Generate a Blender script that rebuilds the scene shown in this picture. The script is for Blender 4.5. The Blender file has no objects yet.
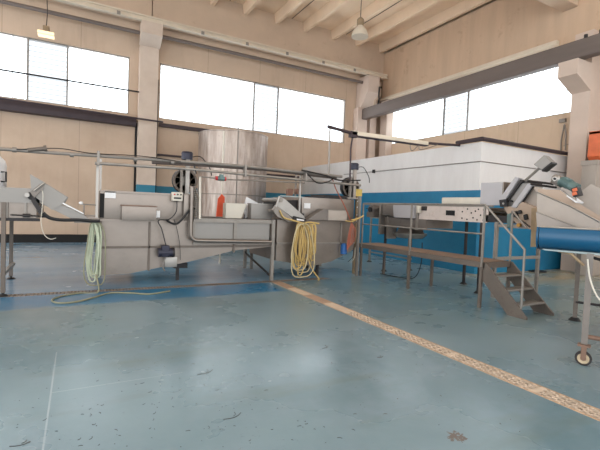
import bpy, bmesh, math, random
from mathutils import Vector, Matrix
random.seed(7)
SC = bpy.context.scene
COL = SC.collection
PI = math.pi

# ------------------------------------------------------------------ camera
F_PX, EYE = 408.3, 1.6
yaw, pitch, roll = 0.49955302, -0.03929783, 0.03982754
fw = Vector((math.sin(yaw)*math.cos(pitch), math.cos(yaw)*math.cos(pitch), math.sin(pitch)))
rt = Vector((math.cos(yaw), -math.sin(yaw), 0)); up = rt.cross(fw)
rt2 = rt*math.cos(roll)+up*math.sin(roll); up2 = -rt*math.sin(roll)+up*math.cos(roll)
cd = bpy.data.cameras.new('camera'); cam = bpy.data.objects.new('camera', cd); COL.objects.link(cam)
M3 = Matrix((rt2, up2, -fw)).transposed().to_4x4()
cam.matrix_world = Matrix.Translation((0, 0, EYE)) @ M3
cd.sensor_fit = 'HORIZONTAL'; cd.sensor_width = 36; cd.lens = 36*F_PX/600
cd.clip_start = .05; cd.clip_end = 500
SC.camera = cam
# ------------------------------------------------------------------ world / light
w = bpy.data.worlds.new('sky'); SC.world = w; w.use_nodes = True
nt = w.node_tree; nt.nodes.clear()
wo = nt.nodes.new('ShaderNodeOutputWorld'); bg = nt.nodes.new('ShaderNodeBackground')
tc = nt.nodes.new('ShaderNodeTexCoord'); dp = nt.nodes.new('ShaderNodeVectorMath'); dp.operation = 'DOT_PRODUCT'
dp.inputs[1].default_value = (.5, .85, .12)
mr = nt.nodes.new('ShaderNodeMapRange'); mr.inputs[1].default_value = -.3; mr.inputs[2].default_value = .5
mr.inputs[3].default_value = 2.25; mr.inputs[4].default_value = 4.0
nt.links.new(tc.outputs['Generated'], dp.inputs[0]); nt.links.new(dp.outputs['Value'], mr.inputs[0])
nt.links.new(mr.outputs[0], bg.inputs['Strength']); bg.inputs['Color'].default_value = (.93, .97, 1, 1)
nt.links.new(bg.outputs[0], wo.inputs[0])
SC.view_settings.view_transform = 'Standard'; SC.view_settings.look = 'None'
SC.view_settings.gamma = 1; SC.view_settings.use_curve_mapping = False
SC.view_settings.exposure = 0.3

# ------------------------------------------------------------------ materials
def srgb(r, g, b):
    f = lambda c: ((c/255+.055)/1.055)**2.4 if c > 10 else c/255/12.92
    return (f(r), f(g), f(b), 1)
class N:
    def __init__(s, name):
        s.m = bpy.data.materials.new(name); s.m.use_nodes = True; s.t = s.m.node_tree
        s.b = s.t.nodes['Principled BSDF']; s.co = s.t.nodes.new('ShaderNodeTexCoord').outputs['Object']
        g = s.t.nodes.new('ShaderNodeNewGeometry'); s.pos = g.outputs['Position']
    def n(s, ty, **k):
        x = s.t.nodes.new(ty)
        for a, v in k.items(): setattr(x, a, v)
        return x
    def l(s, a, b): s.t.links.new(a, b)
    def math(s, op, a, b=None, c=None, clamp=False):
        x = s.n('ShaderNodeMath', operation=op, use_clamp=clamp)
        for i, v in enumerate((a, b, c)):
            if v is None: continue
            if isinstance(v, (int, float)): x.inputs[i].default_value = v
            else: s.l(v, x.inputs[i])
        return x.outputs[0]
    def noise(s, scale, detail=3, rough=.55, vec=None, stretch=None):
        v = vec or s.pos
        if stretch:
            mp = s.n('ShaderNodeMapping'); mp.inputs['Scale'].default_value = stretch; s.l(v, mp.inputs[0]); v = mp.outputs[0]
        x = s.n('ShaderNodeTexNoise'); x.inputs['Scale'].default_value = scale; x.inputs['Detail'].default_value = detail
        x.inputs['Roughness'].default_value = rough; s.l(v, x.inputs['Vector']); return x.outputs[0]
    def ramp(s, fac, lo, hi, a=0., b=1.):
        x = s.n('ShaderNodeMapRange'); x.clamp = True
        for i, v in ((1, lo), (2, hi), (3, a), (4, b)): x.inputs[i].default_value = v
        s.l(fac, x.inputs[0]); return x.outputs[0]
    def mix(s, fac, a, b):
        x = s.n('ShaderNodeMix', data_type='RGBA')
        for v, i in ((fac, 0), (a, 6), (b, 7)):
            if isinstance(v, (int, float, tuple)): x.inputs[i].default_value = v
            else: s.l(v, x.inputs[i])
        return x.outputs[2]
    def xyz(s):
        x = s.n('ShaderNodeSeparateXYZ'); s.l(s.pos, x.inputs[0]); return x.outputs
    def col(s, c): s.l(c, s.b.inputs['Base Color'])
    def bump(s, h, st=.3, d=.01):
        x = s.n('ShaderNodeBump'); x.inputs['Strength'].default_value = st; x.inputs['Distance'].default_value = d
        s.l(h, x.inputs['Height']); s.l(x.outputs[0], s.b.inputs['Normal'])
def mat(name, rgb, rough=.5, metal=0., var=.12, scale=3., bump=0., stretch=None, dirt=None, emit=None):
    k = N(name); c = srgb(*rgb)
    nz = k.noise(scale, 4, .6, stretch=stretch)
    lo = tuple(v*(1-var) for v in c[:3])+(1,); hi = tuple(min(1, v*(1+var)) for v in c[:3])+(1,)
    o = k.mix(k.ramp(nz, .3, .7), lo, hi)
    if dirt:
        d = k.noise(scale*2.7, 6, .7)
        o = k.mix(k.ramp(d, dirt[1], dirt[1]+.12, 0, dirt[2]), o, srgb(*dirt[0]))
    k.col(o); k.b.inputs['Roughness'].default_value = rough; k.b.inputs['Metallic'].default_value = metal
    if metal: k.l(k.ramp(nz, .3, .7, max(.05, rough-.08), min(1, rough+.1)), k.b.inputs['Roughness'])
    if bump: k.bump(k.noise(scale*6, 4), bump, .01)
    if emit: k.b.inputs['Emission Color'].default_value = srgb(*emit[0]); k.b.inputs['Emission Strength'].default_value = emit[1]
    return k.m

def wall_mat(name, axis, rgb, step, var=.07):
    k = N(name); c = srgb(*rgb); x = k.xyz()[axis]
    fr = k.math('FRACT', k.math('DIVIDE', x, step)); j = k.math('LESS_THAN', fr, .02/step)
    nz = k.noise(.7, 5, .6); st = k.noise(1.2, 5, .7, stretch=(3, 3, .35))
    base = k.mix(k.ramp(nz, .3, .7), tuple(v*(1-var) for v in c[:3])+(1,), tuple(v*(1+var) for v in c[:3])+(1,))
    base = k.mix(k.ramp(st, .52, .75, 0, .22), base, srgb(rgb[0]-50, rgb[1]-50, rgb[2]-48))
    base = k.mix(k.math('MULTIPLY', j, .45), base, srgb(rgb[0]-70, rgb[1]-70, rgb[2]-68))
    k.col(base); k.b.inputs['Roughness'].default_value = .85; k.bump(k.noise(22, 4), .25, .01)
    return k.m
m_wallA = wall_mat('precast_wall_panels', 0, (198, 174, 152), 2.4)
m_wallB = wall_mat('side_wall_panels', 1, (204, 180, 156), 2.4)
m_conc = mat('painted_concrete', (203, 180, 158), .85, var=.07, scale=.8, bump=.2, dirt=((150, 122, 100), .6, .3))
m_gable = mat('gable_beam_concrete', (200, 172, 146), .85, var=.08, scale=.7, bump=.2, stretch=(1, 3, .4), dirt=((150, 118, 92), .58, .35))
m_col = mat('column_concrete', (204, 184, 170), .8, var=.06, scale=1.2, bump=.2)
m_ceil = mat('ceiling_concrete', (234, 208, 180), .9, var=.06, scale=.7, bump=.15)
m_rail = mat('cream_rail_paint', (212, 198, 178), .6, var=.05)
m_girder = mat('grey_girder_paint', (106, 94, 88), .6, var=.1, scale=1.5, stretch=(1, .3, 2), dirt=((90, 72, 62), .6, .35))
m_steel = mat('stainless_steel', (138, 128, 120), .36, .8, .16, 1.1, bump=.05, stretch=(1, 1, 1.6), dirt=((112, 98, 88), .58, .3))
m_steelb = mat('bright_stainless', (162, 156, 150), .36, .75, .12, 4)
m_steeld = mat('dull_stainless', (128, 120, 114), .5, .6, .14, 2.2, dirt=((104, 88, 76), .58, .5))
m_silo = None
m_galv = mat('galvanised_steel', (144, 137, 130), .5, .55, .14, 5, dirt=((110, 84, 66), .58, .45))
m_grey = mat('grey_sheet_metal', (142, 137, 132), .45, .45, .06, 2)
m_dark = mat('dark_metal', (52, 48, 48), .5, .4, .2, 6)
m_black = mat('black_rubber', (24, 23, 25), .55, 0, .2, 8)
m_navy = mat('dark_blue_black_motor', (42, 42, 58), .45, .2, .15, 6)
m_blackpipe = mat('brown_black_duct', (58, 44, 48), .6, 0, .15, 3)
m_wpaint = mat('building_white_paint', (216, 214, 212), .6, 0, .03, 1.2, bump=.05)
m_white = mat('white_plastic', (226, 224, 224), .4, 0, .03)
m_cream = mat('cream_plastic', (206, 198, 184), .5, 0, .05)
m_yhose = mat('yellow_hose_rubber', (190, 160, 98), .5, 0, .12, 6)
m_phose = mat('pale_hose_rubber', (186, 170, 132), .5, 0, .1, 6)
m_ghose = mat('pale_green_hose_rubber', (184, 190, 166), .45, 0, .12, 6)
m_ghosed = mat('grey_green_hose_rubber', (132, 130, 104), .5, 0, .12, 6)
m_orange = mat('orange_paint', (216, 108, 66), .5, 0, .12, 4)
m_ored = mat('orange_red_cloth', (214, 84, 50), .7, 0, .15, 5)
m_oh = mat('orange_hose_rubber', (160, 88, 66), .55, 0, .18, 6)
m_green = mat('green_motor_paint', (92, 114, 112), .45, .2, .12, 6)
m_blue = mat('blue_gloss_sheet', (10, 76, 110), .28, 0, .06, 1.5)
m_blueobj = mat('blue_plastic', (30, 88, 150), .45, 0, .1, 5)
m_teal = mat('pale_teal_paint', (146, 158, 158), .4, .2, .06)
m_rust = mat('rusty_bracket_steel', (128, 100, 84), .7, .2, .2, 8)
m_pink = mat('faded_primer_steel', (168, 132, 120), .6, .2, .15, 6)
m_yellow = mat('yellow_paint', (200, 172, 90), .5, 0, .15, 8)
m_tan = mat('tan_weathered_post', (150, 128, 100), .7, .1, .2, 8)
m_brown = mat('brown_box_plastic', (128, 92, 76), .6, 0, .15, 6)
m_brass = mat('brass_fitting', (176, 132, 70), .4, .6, .1, 8)
m_red = mat('red_handle', (190, 40, 46), .4)
m_greyc = mat('light_grey_crate_plastic', (168, 156, 146), .6, 0, .06, 4)
m_dirt = mat('dry_plant_debris', (58, 46, 40), .9, 0, .2, 10)
m_lampglow = mat('floodlight_glass_lit', (255, 225, 180), .4, emit=((255, 214, 160), .9))
m_bulb = mat('lamp_glass', (225, 215, 200), .2, 0, .02)
m_caster = mat('cream_caster_tyre', (190, 170, 140), .6, 0, .2, 8)
m_panel = mat('stained_white_panel', (206, 192, 184), .5, .15, .06, 5, dirt=((166, 140, 122), .56, .5))
m_deck = mat('brown_deck_plate', (146, 124, 108), .6, .3, .12, 6)
m_galvd = mat('weathered_dark_galvanised', (112, 102, 94), .55, .5, .14, 5, dirt=((92, 70, 56), .56, .5))
m_pale = mat('pale_lilac_grey_sheet', (176, 172, 174), .5, .1, .04, 3)
m_wallpanel = mat('beige_cover_sheet', (172, 150, 132), .6, 0, .05, 3)
m_void = mat('dark_opening', (22, 20, 20), .8, 0, .1, 4)
m_drainc = mat('drain_frame_beige', (186, 156, 128), .6, .1, .14, 4, dirt=((140, 100, 74), .55, .5))
m_grate = mat('drain_grate_plastic', (204, 184, 164), .55, .1, .12, 6)
m_cover = mat('drain_cover_plate', (168, 140, 120), .6, .1, .16, 3, dirt=((186, 168, 160), .55, .6))
m_strip = mat('floor_joint_steel', (138, 122, 108), .55, .2, .2, 3, dirt=((90, 120, 140), .5, .6))

k = N('silo_dented_stainless'); st = k.noise(2.2, 4, .6, stretch=(3, 3, .5)); sp = k.noise(7, 6, .75)
c = k.mix(k.ramp(st, .3, .7), srgb(146, 130, 120), srgb(186, 172, 162))
c = k.mix(k.ramp(sp, .58, .7, 0, .5), c, srgb(120, 100, 88)); k.col(c)
k.b.inputs['Metallic'].default_value = .6; k.b.inputs['Roughness'].default_value = .4
k.bump(k.noise(1.6, 3, .5, stretch=(2, 2, .6)), .5, .12); m_silo = k.m

# blue dado building wall paint: blue below, white above, thin conduit is its own thing
def dado(name, z):
    k = N(name); zz = k.xyz()[2]
    nz = k.noise(1.1, 4, .6); nz2 = k.noise(.8, 5, .7, stretch=(2, 2, .5))
    blue = k.mix(k.ramp(nz, .3, .7), srgb(14, 104, 142), srgb(30, 122, 160))
    wh = k.mix(k.ramp(nz2, .4, .7, 0, .6), srgb(222, 218, 216), srgb(206, 200, 198))
    f = k.math('GREATER_THAN', zz, z); k.col(k.mix(f, blue, wh))
    k.b.inputs['Roughness'].default_value = .5; k.bump(k.noise(18, 3), .1, .01); return k.m
m_build = dado('blue_and_white_wall_paint', 2.31)
k = N('column_with_teal_dado'); zz = k.xyz()[2]
nz = k.noise(1.2, 4, .6)
c = k.mix(k.ramp(nz, .3, .7), srgb(196, 176, 160), srgb(212, 194, 178))
k.col(k.mix(k.math('LESS_THAN', zz, 2.31), c, srgb(52, 124, 148))); k.b.inputs['Roughness'].default_value = .75; k.bump(k.noise(20, 3), .2, .01); m_coldado = k.m
k = N('wall_with_teal_dado'); X3 = k.xyz(); nz = k.noise(.7, 5, .6); st = k.noise(1.2, 5, .7, stretch=(3, 3, .35))
c = k.mix(k.ramp(nz, .3, .7), srgb(184, 158, 136), srgb(200, 176, 154)); c = k.mix(k.ramp(st, .52, .75, 0, .22), c, srgb(156, 132, 112))
j = k.math('LESS_THAN', k.math('FRACT', k.math('DIVIDE', X3[0], 2.4)), .008); c = k.mix(k.math('MULTIPLY', j, .4), c, srgb(120, 104, 92))
band = k.math('MULTIPLY', k.math('LESS_THAN', X3[2], 2.31), k.math('GREATER_THAN', X3[0], 2.7))
k.col(k.mix(band, c, srgb(52, 116, 138))); k.b.inputs['Roughness'].default_value = .85; k.bump(k.noise(22, 4), .25, .01); m_wallAd = k.m

# floor: worn blue-grey epoxy with its own stains, wear and joints, plus painted sheen
k = N('worn_blue_epoxy_floor'); X3 = k.xyz(); x, y = X3[0], X3[1]
n1 = k.noise(.45, 5, .6); n2 = k.noise(2.2, 6, .65); n3 = k.noise(9, 5, .7); n4 = k.noise(.9, 4, .6, stretch=(.5, 2, 1))
c = k.mix(k.ramp(n1, .35, .65), srgb(98, 122, 131), srgb(118, 140, 148))
c = k.mix(k.ramp(n2, .45, .7, 0, .5), c, srgb(124, 142, 154))
c = k.mix(k.ramp(n4, .55, .7, 0, .45), c, srgb(98, 112, 106))
# cleaner saturated blue strip beside the cross channel, and window sheen painted pale beyond it
wob = k.math('ADD', y, k.math('MULTIPLY', k.math('SUBTRACT', n2, .5), .35))
s1 = k.math('MULTIPLY', k.ramp(wob, 6.95, 7.1), k.ramp(x, 3.45, 3.65, 1, 0))
s1 = k.math('MULTIPLY', s1, k.ramp(n1, .3, .55, .55, .95)); c = k.mix(s1, c, srgb(44, 112, 152))
s2 = k.math('MULTIPLY', k.ramp(y, 7.9, 8.3), k.ramp(n4, .3, .6, .4, .85)); c = k.mix(s2, c, srgb(136, 162, 182))
# dusty sand-coloured margin at the white building
s3 = k.math('MULTIPLY', k.ramp(wob, 5.5, 6.3), k.ramp(x, 8.6, 9.6)); s3 = k.math('MULTIPLY', s3, k.ramp(y, 7.4, 7.9, 1, .2)); c = k.mix(s3, c, srgb(190, 166, 122))
s4 = k.math('MULTIPLY', k.ramp(x, 4.4, 6.5), k.ramp(n4, .35, .62, .15, .7)); c = k.mix(s4, c, srgb(140, 160, 158))
# scuffs and short dark scratches
sc_ = k.noise(5.5, 2, .4, stretch=(1, 4, 1)); sk = k.math('LESS_THAN', k.math('ABSOLUTE', k.math('SUBTRACT', sc_, .5)), .004)
sk = k.math('MULTIPLY', sk, k.ramp(k.noise(1.3, 3), .55, .62)); sk = k.math('MULTIPLY', sk, k.ramp(n3, .52, .56)); c = k.mix(k.math('MULTIPLY', sk, .7), c, srgb(48, 46, 50))
pit = k.ramp(k.noise(26, 2, .5), .70, .74); pit = k.math('MULTIPLY', pit, k.ramp(n2, .45, .6)); c = k.mix(k.math('MULTIPLY', pit, .6), c, srgb(60, 60, 62))
# brown chipped patch
dx = k.math('DIVIDE', k.math('SUBTRACT', x, 2.43), .075); dy = k.math('DIVIDE', k.math('SUBTRACT', y, 1.97), .06)
dd = k.math('ADD', k.math('POWER', dx, 2), k.math('POWER', dy, 2)); dd = k.math('ADD', dd, k.math('MULTIPLY', k.math('SUBTRACT', n3, .5), 5)); dd = k.math('ADD', dd, k.math('MULTIPLY', k.math('SUBTRACT', k.noise(30, 3), .5), 5))
c = k.mix(k.math('LESS_THAN', dd, .8), c, srgb(92, 80, 72))
# saw-cut joints
j1 = k.math('MULTIPLY', k.math('LESS_THAN', k.math('ABSOLUTE', k.math('ADD', x, .17)), .006), k.math('LESS_THAN', y, 4.9))
j2 = k.math('LESS_THAN', k.math('ABSOLUTE', k.math('SUBTRACT', y, 3.87)), .004); j2 = k.math('MULTIPLY', j2, k.math('MULTIPLY', k.math('LESS_THAN', x, .9), k.math('GREATER_THAN', x, -.17)))
c = k.mix(k.math('MULTIPLY', k.math('MAXIMUM', j1, j2), .5), c, srgb(176, 186, 192)); k.col(c)
r = k.ramp(n1, .3, .7, .20, .36); r = k.math('SUBTRACT', r, k.math('MULTIPLY', s1, .05)); k.l(r, k.b.inputs['Roughness'])
k.b.inputs['Specular IOR Level'].default_value = .85
k.bump(k.math('ADD', k.noise(6, 5, .6), k.math('MULTIPLY', n3, .5)), .10, .012); m_floor = k.m

# translucent corrugated window sheet
def pane(name, axis, step, louvre=False):
    k = N(name); t = k.t; o = t.nodes['Material Output']
    a = k.xyz()[2 if louvre else axis]
    fr = k.math('FRACT', k.math('DIVIDE', a, step)); ln = k.math('LESS_THAN', fr, .09 if not louvre else .16)
    tr = k.n('ShaderNodeBsdfTransparent'); df = k.n('ShaderNodeBsdfTranslucent'); df.inputs[0].default_value = (.9, .93, .95, 1)
    k.l(k.mix(ln, (.93, .95, .96, 1) if not louvre else (.50, .505, .51, 1), (.42, .435, .445, 1) if not louvre else (.32, .325, .33, 1)), tr.inputs[0])
    mx = k.n('ShaderNodeMixShader'); mx.inputs[0].default_value = .12; k.l(tr.outputs[0], mx.inputs[1]); k.l(df.outputs[0], mx.inputs[2]); k.l(mx.outputs[0], o.inputs[0])
    return k.m
m_paneA = pane('translucent_sheet_long_wall', 0, .42); m_paneB = pane('translucent_sheet_side_wall', 1, .42)
m_louv = pane('louvre_sheet', 0, .18, True)

# ------------------------------------------------------------------ mesh helpers
class MB:
    def __init__(s): s.bm = bmesh.new()
    def box(s, x0, x1, y0, y1, z0, z1, bev=0.):
        c = ((x0+x1)/2, (y0+y1)/2, (z0+z1)/2)
        g = bmesh.ops.create_cube(s.bm, size=1, matrix=Matrix.Translation(c) @ Matrix.Diagonal((abs(x1-x0), abs(y1-y0), abs(z1-z0), 1)))
        if bev:
            es = list({e for v in g['verts'] for e in v.link_edges})
            bmesh.ops.bevel(s.bm, geom=es, offset=bev, segments=2, profile=.6, affect='EDGES')
        return s
    def obox(s, c, ux, uy, size, bev=0.):
        ux = Vector(ux).normalized(); uy = Vector(uy); uy = (uy-ux*uy.dot(ux)).normalized(); uz = ux.cross(uy)
        R = Matrix((ux, uy, uz)).transposed().to_4x4()
        g = bmesh.ops.create_cube(s.bm, size=1, matrix=Matrix.Translation(c) @ R @ Matrix.Diagonal((*size, 1)))
        if bev:
            es = list({e for v in g['verts'] for e in v.link_edges})
            bmesh.ops.bevel(s.bm, geom=es, offset=bev, segments=2, profile=.6, affect='EDGES')
        return s
    def cyl(s, p, q, r, r2=None, seg=16):
        p, q = Vector(p), Vector(q); d = q-p
        R = d.to_track_quat('Z', 'Y').to_matrix().to_4x4()
        bmesh.ops.create_cone(s.bm, cap_ends=True, segments=seg, radius1=r, radius2=r if r2 is None else r2, depth=d.length, matrix=Matrix.Translation((p+q)/2) @ R)
        return s
    def tube(s, pts, r, seg=8, closed=False, smooth=True):
        pts = [Vector(p) for p in pts]; n = len(pts); rings = []; prev = None
        for i, p in enumerate(pts):
            a = pts[(i-1) % n] if (closed or i > 0) else p; b = pts[(i+1) % n] if (closed or i < n-1) else p
            t = (b-a).normalized()
            if prev is None:
                h = Vector((0, 0, 1)) if abs(t.z) < .9 else Vector((1, 0, 0)); u = t.cross(h).normalized()
            else: u = (prev-t*prev.dot(t)).normalized()
            prev = u; v = t.cross(u)
            rings.append([s.bm.verts.new(p+u*math.cos(2*PI*k/seg)*r+v*math.sin(2*PI*k/seg)*r) for k in range(seg)])
        for i in range(n if closed else n-1):
            A, B = rings[i], rings[(i+1) % n]
            for k in range(seg): s.bm.faces.new((A[k], A[(k+1) % seg], B[(k+1) % seg], B[k]))
        if not closed:
            s.bm.faces.new(rings[0][::-1]); s.bm.faces.new(rings[-1])
        return s
    def prism(s, pts, ext, bev=0.):
        ext = Vector(ext); A = [s.bm.verts.new(Vector(p)) for p in pts]; B = [s.bm.verts.new(Vector(p)+ext) for p in pts]; n = len(A)
        fs = [s.bm.faces.new(A), s.bm.faces.new(B[::-1])]
        for i in range(n): fs.append(s.bm.faces.new((A[i], B[i], B[(i+1) % n], A[(i+1) % n])))
        if bev:
            es = list({e for f in fs for e in f.edges}); bmesh.ops.bevel(s.bm, geom=es, offset=bev, segments=2, affect='EDGES')
        return s
    def lathe(s, prof, c, axis=(0, 0, 1), seg=32):
        R = Vector(axis).to_track_quat('Z', 'Y').to_matrix(); c = Vector(c); rings = []
        for (r, h) in prof:
            rings.append([s.bm.verts.new(c+R@Vector((max(r, .0005)*math.cos(2*PI*k/seg), max(r, .0005)*math.sin(2*PI*k/seg), h))) for k in range(seg)])
        for A, B in zip(rings, rings[1:]):
            for k in range(seg): s.bm.faces.new((A[k], A[(k+1) % seg], B[(k+1) % seg], B[k]))
        s.bm.faces.new(rings[0][::-1]); s.bm.faces.new(rings[-1]); return s
    def build(s, name, m, parent=None, smooth=True):
        bmesh.ops.recalc_face_normals(s.bm, faces=s.bm.faces)
        vs = [v.co for v in s.bm.verts]
        if parent is None:
            lo = Vector((min(v.x for v in vs), min(v.y for v in vs), min(v.z for v in vs))); hi = Vector((max(v.x for v in vs), max(v.y for v in vs), 0))
            org = Vector(((lo.x+hi.x)/2, (lo.y+hi.y)/2, lo.z))
        else: org = Vector(parent['org'])
        for v in s.bm.verts: v.co -= org
        me = bpy.data.meshes.new(name); s.bm.to_mesh(me); s.bm.free()
        if smooth:
            for p in me.polygons: p.use_smooth = True
            try: me.set_sharp_from_angle(angle=math.radians(35))
            except Exception: pass
        me.materials.append(m); o = bpy.data.objects.new(name, me); COL.objects.link(o)
        if parent is None: o.location = org; o['org'] = tuple(org)
        else:
            o.parent = parent; o['org'] = tuple(org)
        return o
def tag(o, label=None, cat=None, group=None, kind=None):
    for a, v in (('label', label), ('category', cat), ('group', group), ('kind', kind)):
        if v: o[a] = v
    return o
def thing(name, label, cat, loc, group=None):
    o = bpy.data.objects.new(name, None); COL.objects.link(o); o.location = loc; o['org'] = tuple(loc); o.empty_display_size = .1
    return tag(o, label, cat, group)
def struct(name, mb, m, parent=None, smooth=False):
    o = mb.build(name, m, parent, smooth)
    if parent is None: o['kind'] = 'structure'
    return o
def at(px, py, X=None, Y=None, Z=None, off=None, base=(4.9, 2.37), n=(.91, .41)):
    # point of a real plane of the place (a wall, a machine face) that the survey of the photograph gave
    d = fw+rt2*((px-300)/F_PX)-up2*((py-225)/F_PX)
    if X is not None: t = X/d.x
    elif Y is not None: t = Y/d.y
    elif Z is not None: t = (Z-EYE)/d.z
    else: t = (base[0]*n[0]+base[1]*n[1]+off)/(d.x*n[0]+d.y*n[1])
    return Vector((0, 0, EYE))+d*t
def bez(p, n=10):
    # smooth curve through the points
    P = [Vector(q) for q in p]; o = []
    for i in range(len(P)-1):
        a = P[max(i-1, 0)]; b = P[i]; c = P[i+1]; d = P[min(i+2, len(P)-1)]
        for k in range(n):
            t = k/n; o.append(.5*((2*b)+(c-a)*t+(2*a-5*b+4*c-d)*t*t+(3*b-a-3*c+d)*t**3))
    o.append(P[-1]); return o
def copy_tree(o, delta, label=None):
    r = o.copy(); COL.objects.link(r); r.location = Vector(o.location)+Vector(delta)
    if label: r['label'] = label
    for ch in [c for c in bpy.data.objects if c.parent == o]:
        c = ch.copy(); COL.objects.link(c); c.parent = r
        for g in [q for q in bpy.data.objects if q.parent == ch]:
            d = g.copy(); COL.objects.link(d); d.parent = c
    return r

# ------------------------------------------------------------------ the hall
YA, XB = 17.6, 14.3
XL, YR = -9.0, -6.0
f = MB()
DX0, DX1, CY0, CY1 = 3.69, 3.92, 7.93, 8.13
f.box(XL, DX0, YR, CY0, -.2, 0).box(DX1, XB+.4, YR, CY0, -.2, 0).box(XL, XB+.4, CY1, YA+.4, -.2, 0).box(5.2, XB+.4, CY0, CY1, -.2, 0)
f.box(XL, -2.2, CY0, CY1, -.2, 0).box(DX0, DX1, YR, CY0, -.2, -.05).box(-2.2, 5.2, CY0, CY1, -.2, -.05)
struct('floor', f, m_floor)
WZ0, WZ1 = 5.07, 7.29
a = MB()
a.box(XL, XB+.3, YA, YA+.3, 0, WZ0)
struct('wall_back', a, m_wallAd)
a = MB(); a.box(XL, XB+.3, YA, YA+.3, WZ1, 8.6)
for x0, x1 in ((1.70, 2.85), (12.0, XB+.3), (XL, -7.5)): a.box(x0, x1, YA, YA+.3, WZ0, WZ1)
struct('wall_back', a, m_wallA)
b = MB(); b.box(XB, XB+.3, YR, YA, 0, 5.15).box(XB, XB+.3, YR, YA, 6.95, 10.6)
for y0, y1 in ((16.9, YA), (7.0, 7.5), (-2, -1)): b.box(XB, XB+.3, y0, y1, 5.15, 6.95)
b.box(XB, XB+.3, 5.2, 7.0, 5.15, 6.95)
struct('wall_right', b, m_wallB)
# windows
def window(name, axis, a0, a1, z0, z1, pos, m, louv):
    fr = MB()
    def bx(p0, p1, q0, q1, d0, d1):
        if axis == 0: fr.box(p0, p1, pos+d0, pos+d1, q0, q1)
        else: fr.box(pos+d0, pos+d1, p0, p1, q0, q1)
    bx(a0, a1, z0, z0+.04, .05, .12); bx(a0, a1, z1-.04, z1, .05, .12); bx(a0, a0+.04, z0, z1, .05, .12); bx(a1-.04, a1, z0, z1, .05, .12)
    for q in louv: bx(q-.03, q+.03, z0, z1, .04, .12)
    o = struct(name, fr, m_grey)
    segs = []; cuts = [a0]+list(louv)+[a1]
    for i, (p, q) in enumerate(zip(cuts, cuts[1:])):
        pn = MB()
        if axis == 0: pn.box(p, q, pos+.085, pos+.095, z0, z1)
        else: pn.box(pos+.085, pos+.095, p, q, z0, z1)
        pn.build('louvre_pane' if i == 1 and len(louv) == 2 else 'window_pane', m_louv if i == 1 and len(louv) == 2 else m, o, False)
    return o
window('window_1', 0, -7.5, 1.70, WZ0, WZ1, YA, m_paneA, (-1.64, -.41))
window('window_2', 0, 2.85, 12.0, WZ0, WZ1, YA, m_paneA, (6.98, 8.2))
window('window_3', 1, 7.5, 16.9, 5.15, 6.95, XB, m_paneB, (11.97, 13.27))
window('window_4', 1, -1.0, 5.2, 5.15, 6.95, XB, m_paneB, ())
# edge beam over the long wall
for i, (x0, x1) in enumerate(((XL, 2.42), (2.46, XB))):
    e = MB(); e.box(x0, x1, YA-.35, YA+.3, 8.62, 9.95); e.box(x0, x1, YA-.30, YA+.3, 9.95, 10.38); e.box(x0, x1, YA-.15, YA, 8.3, 8.62)
    struct('trim_%d' % (i+1), e, m_conc)
# ceiling: slab and double-tee ribs along the span
c = MB(); c.box(XL, XB+.3, 8.0, YA+.3, 10.38, 10.5)
struct('ceiling', c, m_ceil)
rb = MB()
xs = [4.83-1.5*i for i in range(9, 0, -1)]+[4.83, 6.3, 7.82, 9.3, 10.87, 12.3, 13.85]
for x in xs:
    rb.prism([(x-.07, 8.0, 9.95), (x+.07, 8.0, 9.95), (x+.14, 8.0, 10.38), (x-.14, 8.0, 10.38)], (0, YA-8.0, 0))
struct('ceiling', rb, m_ceil)
js = MB()
for x in (5.57, 8.56, 11.6): js.box(x-.012, x+.012, 8.2, YA-.35, 10.365, 10.379)
struct('ceiling', js, m_dark)
# main girder crossing the hall and ceiling behind it
g = MB(); g.box(XL, XB, 7.65, 8.15, 8.5, 10.0); g.box(XL, XB, 7.72, 8.08, 10.0, 10.5)
struct('ceiling', g, m_conc)
c = MB(); c.box(XL, XB+.3, YR, 7.75, 10.38, 10.5)
struct('ceiling', c, m_ceil)
# gable beam on the right wall
g = MB(); g.box(XB-.25, XB, 8.16, YA-.36, 7.55, 9.93); struct('trim_3', g, m_gable)
g = MB(); g.box(XB-.42, XB, 8.16, YA-.36, 7.43, 7.55); struct('trim_9', g, m_rail)
g = MB(); g.box(XB-.25, XB, YR, 7.64, 7.35, 9.93); g.box(XB-.25, XB, 7.64, 8.16, 7.35, 8.48)
struct('trim_4', g, m_gable)
# left column with its corbel
def column_left():
    t = MB(); x0, x1 = 2.03, 2.72; y0 = YA-.4
    t.box(x0, x1, y0, YA, 0, 8.6)
    o = struct('wall_back_column', t, m_coldado); return o
t = MB(); t.box(2.03, 2.72, YA-.4, YA-.002, 0, 7.7)
t.prism([(2.0, YA-.4, 7.70), (2.0, YA-.95, 8.0), (2.0, YA-.95, 8.45), (2.0, YA-.36, 8.45), (2.0, YA-.36, 7.7)], (.76, 0, 0))
struct('trim_5', t, m_coldado)
t = MB(); t.box(12.5, 13.1, YA-.4, YA-.002, 0, 6.9); t.box(13.3, 13.7, YA-.4, YA-.002, 0, 7.4)
t.box(13.9, XB-.002, YA-1.0, YA-.5, 3.7, 7.4)
t.prism([(12.62, YA-.02, 6.9), (12.62, YA-.45, 6.9), (12.62, YA-1.0, 7.6), (12.62, YA-1.0, 8.42), (12.62, YA-.02, 8.42)], (.7, 0, 0))
struct('trim_6', t, m_col)
# right column with corbel
t = MB(); t.box(13.5, XB-.002, 6.84, 7.36, 0, 7.34)
t.prism([(13.52, 6.82, 5.5), (12.72, 6.82, 5.87), (12.72, 6.82, 6.32), (13.52, 6.82, 6.32)], (0, .56, 0))
struct('trim_7', t, m_col)
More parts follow.
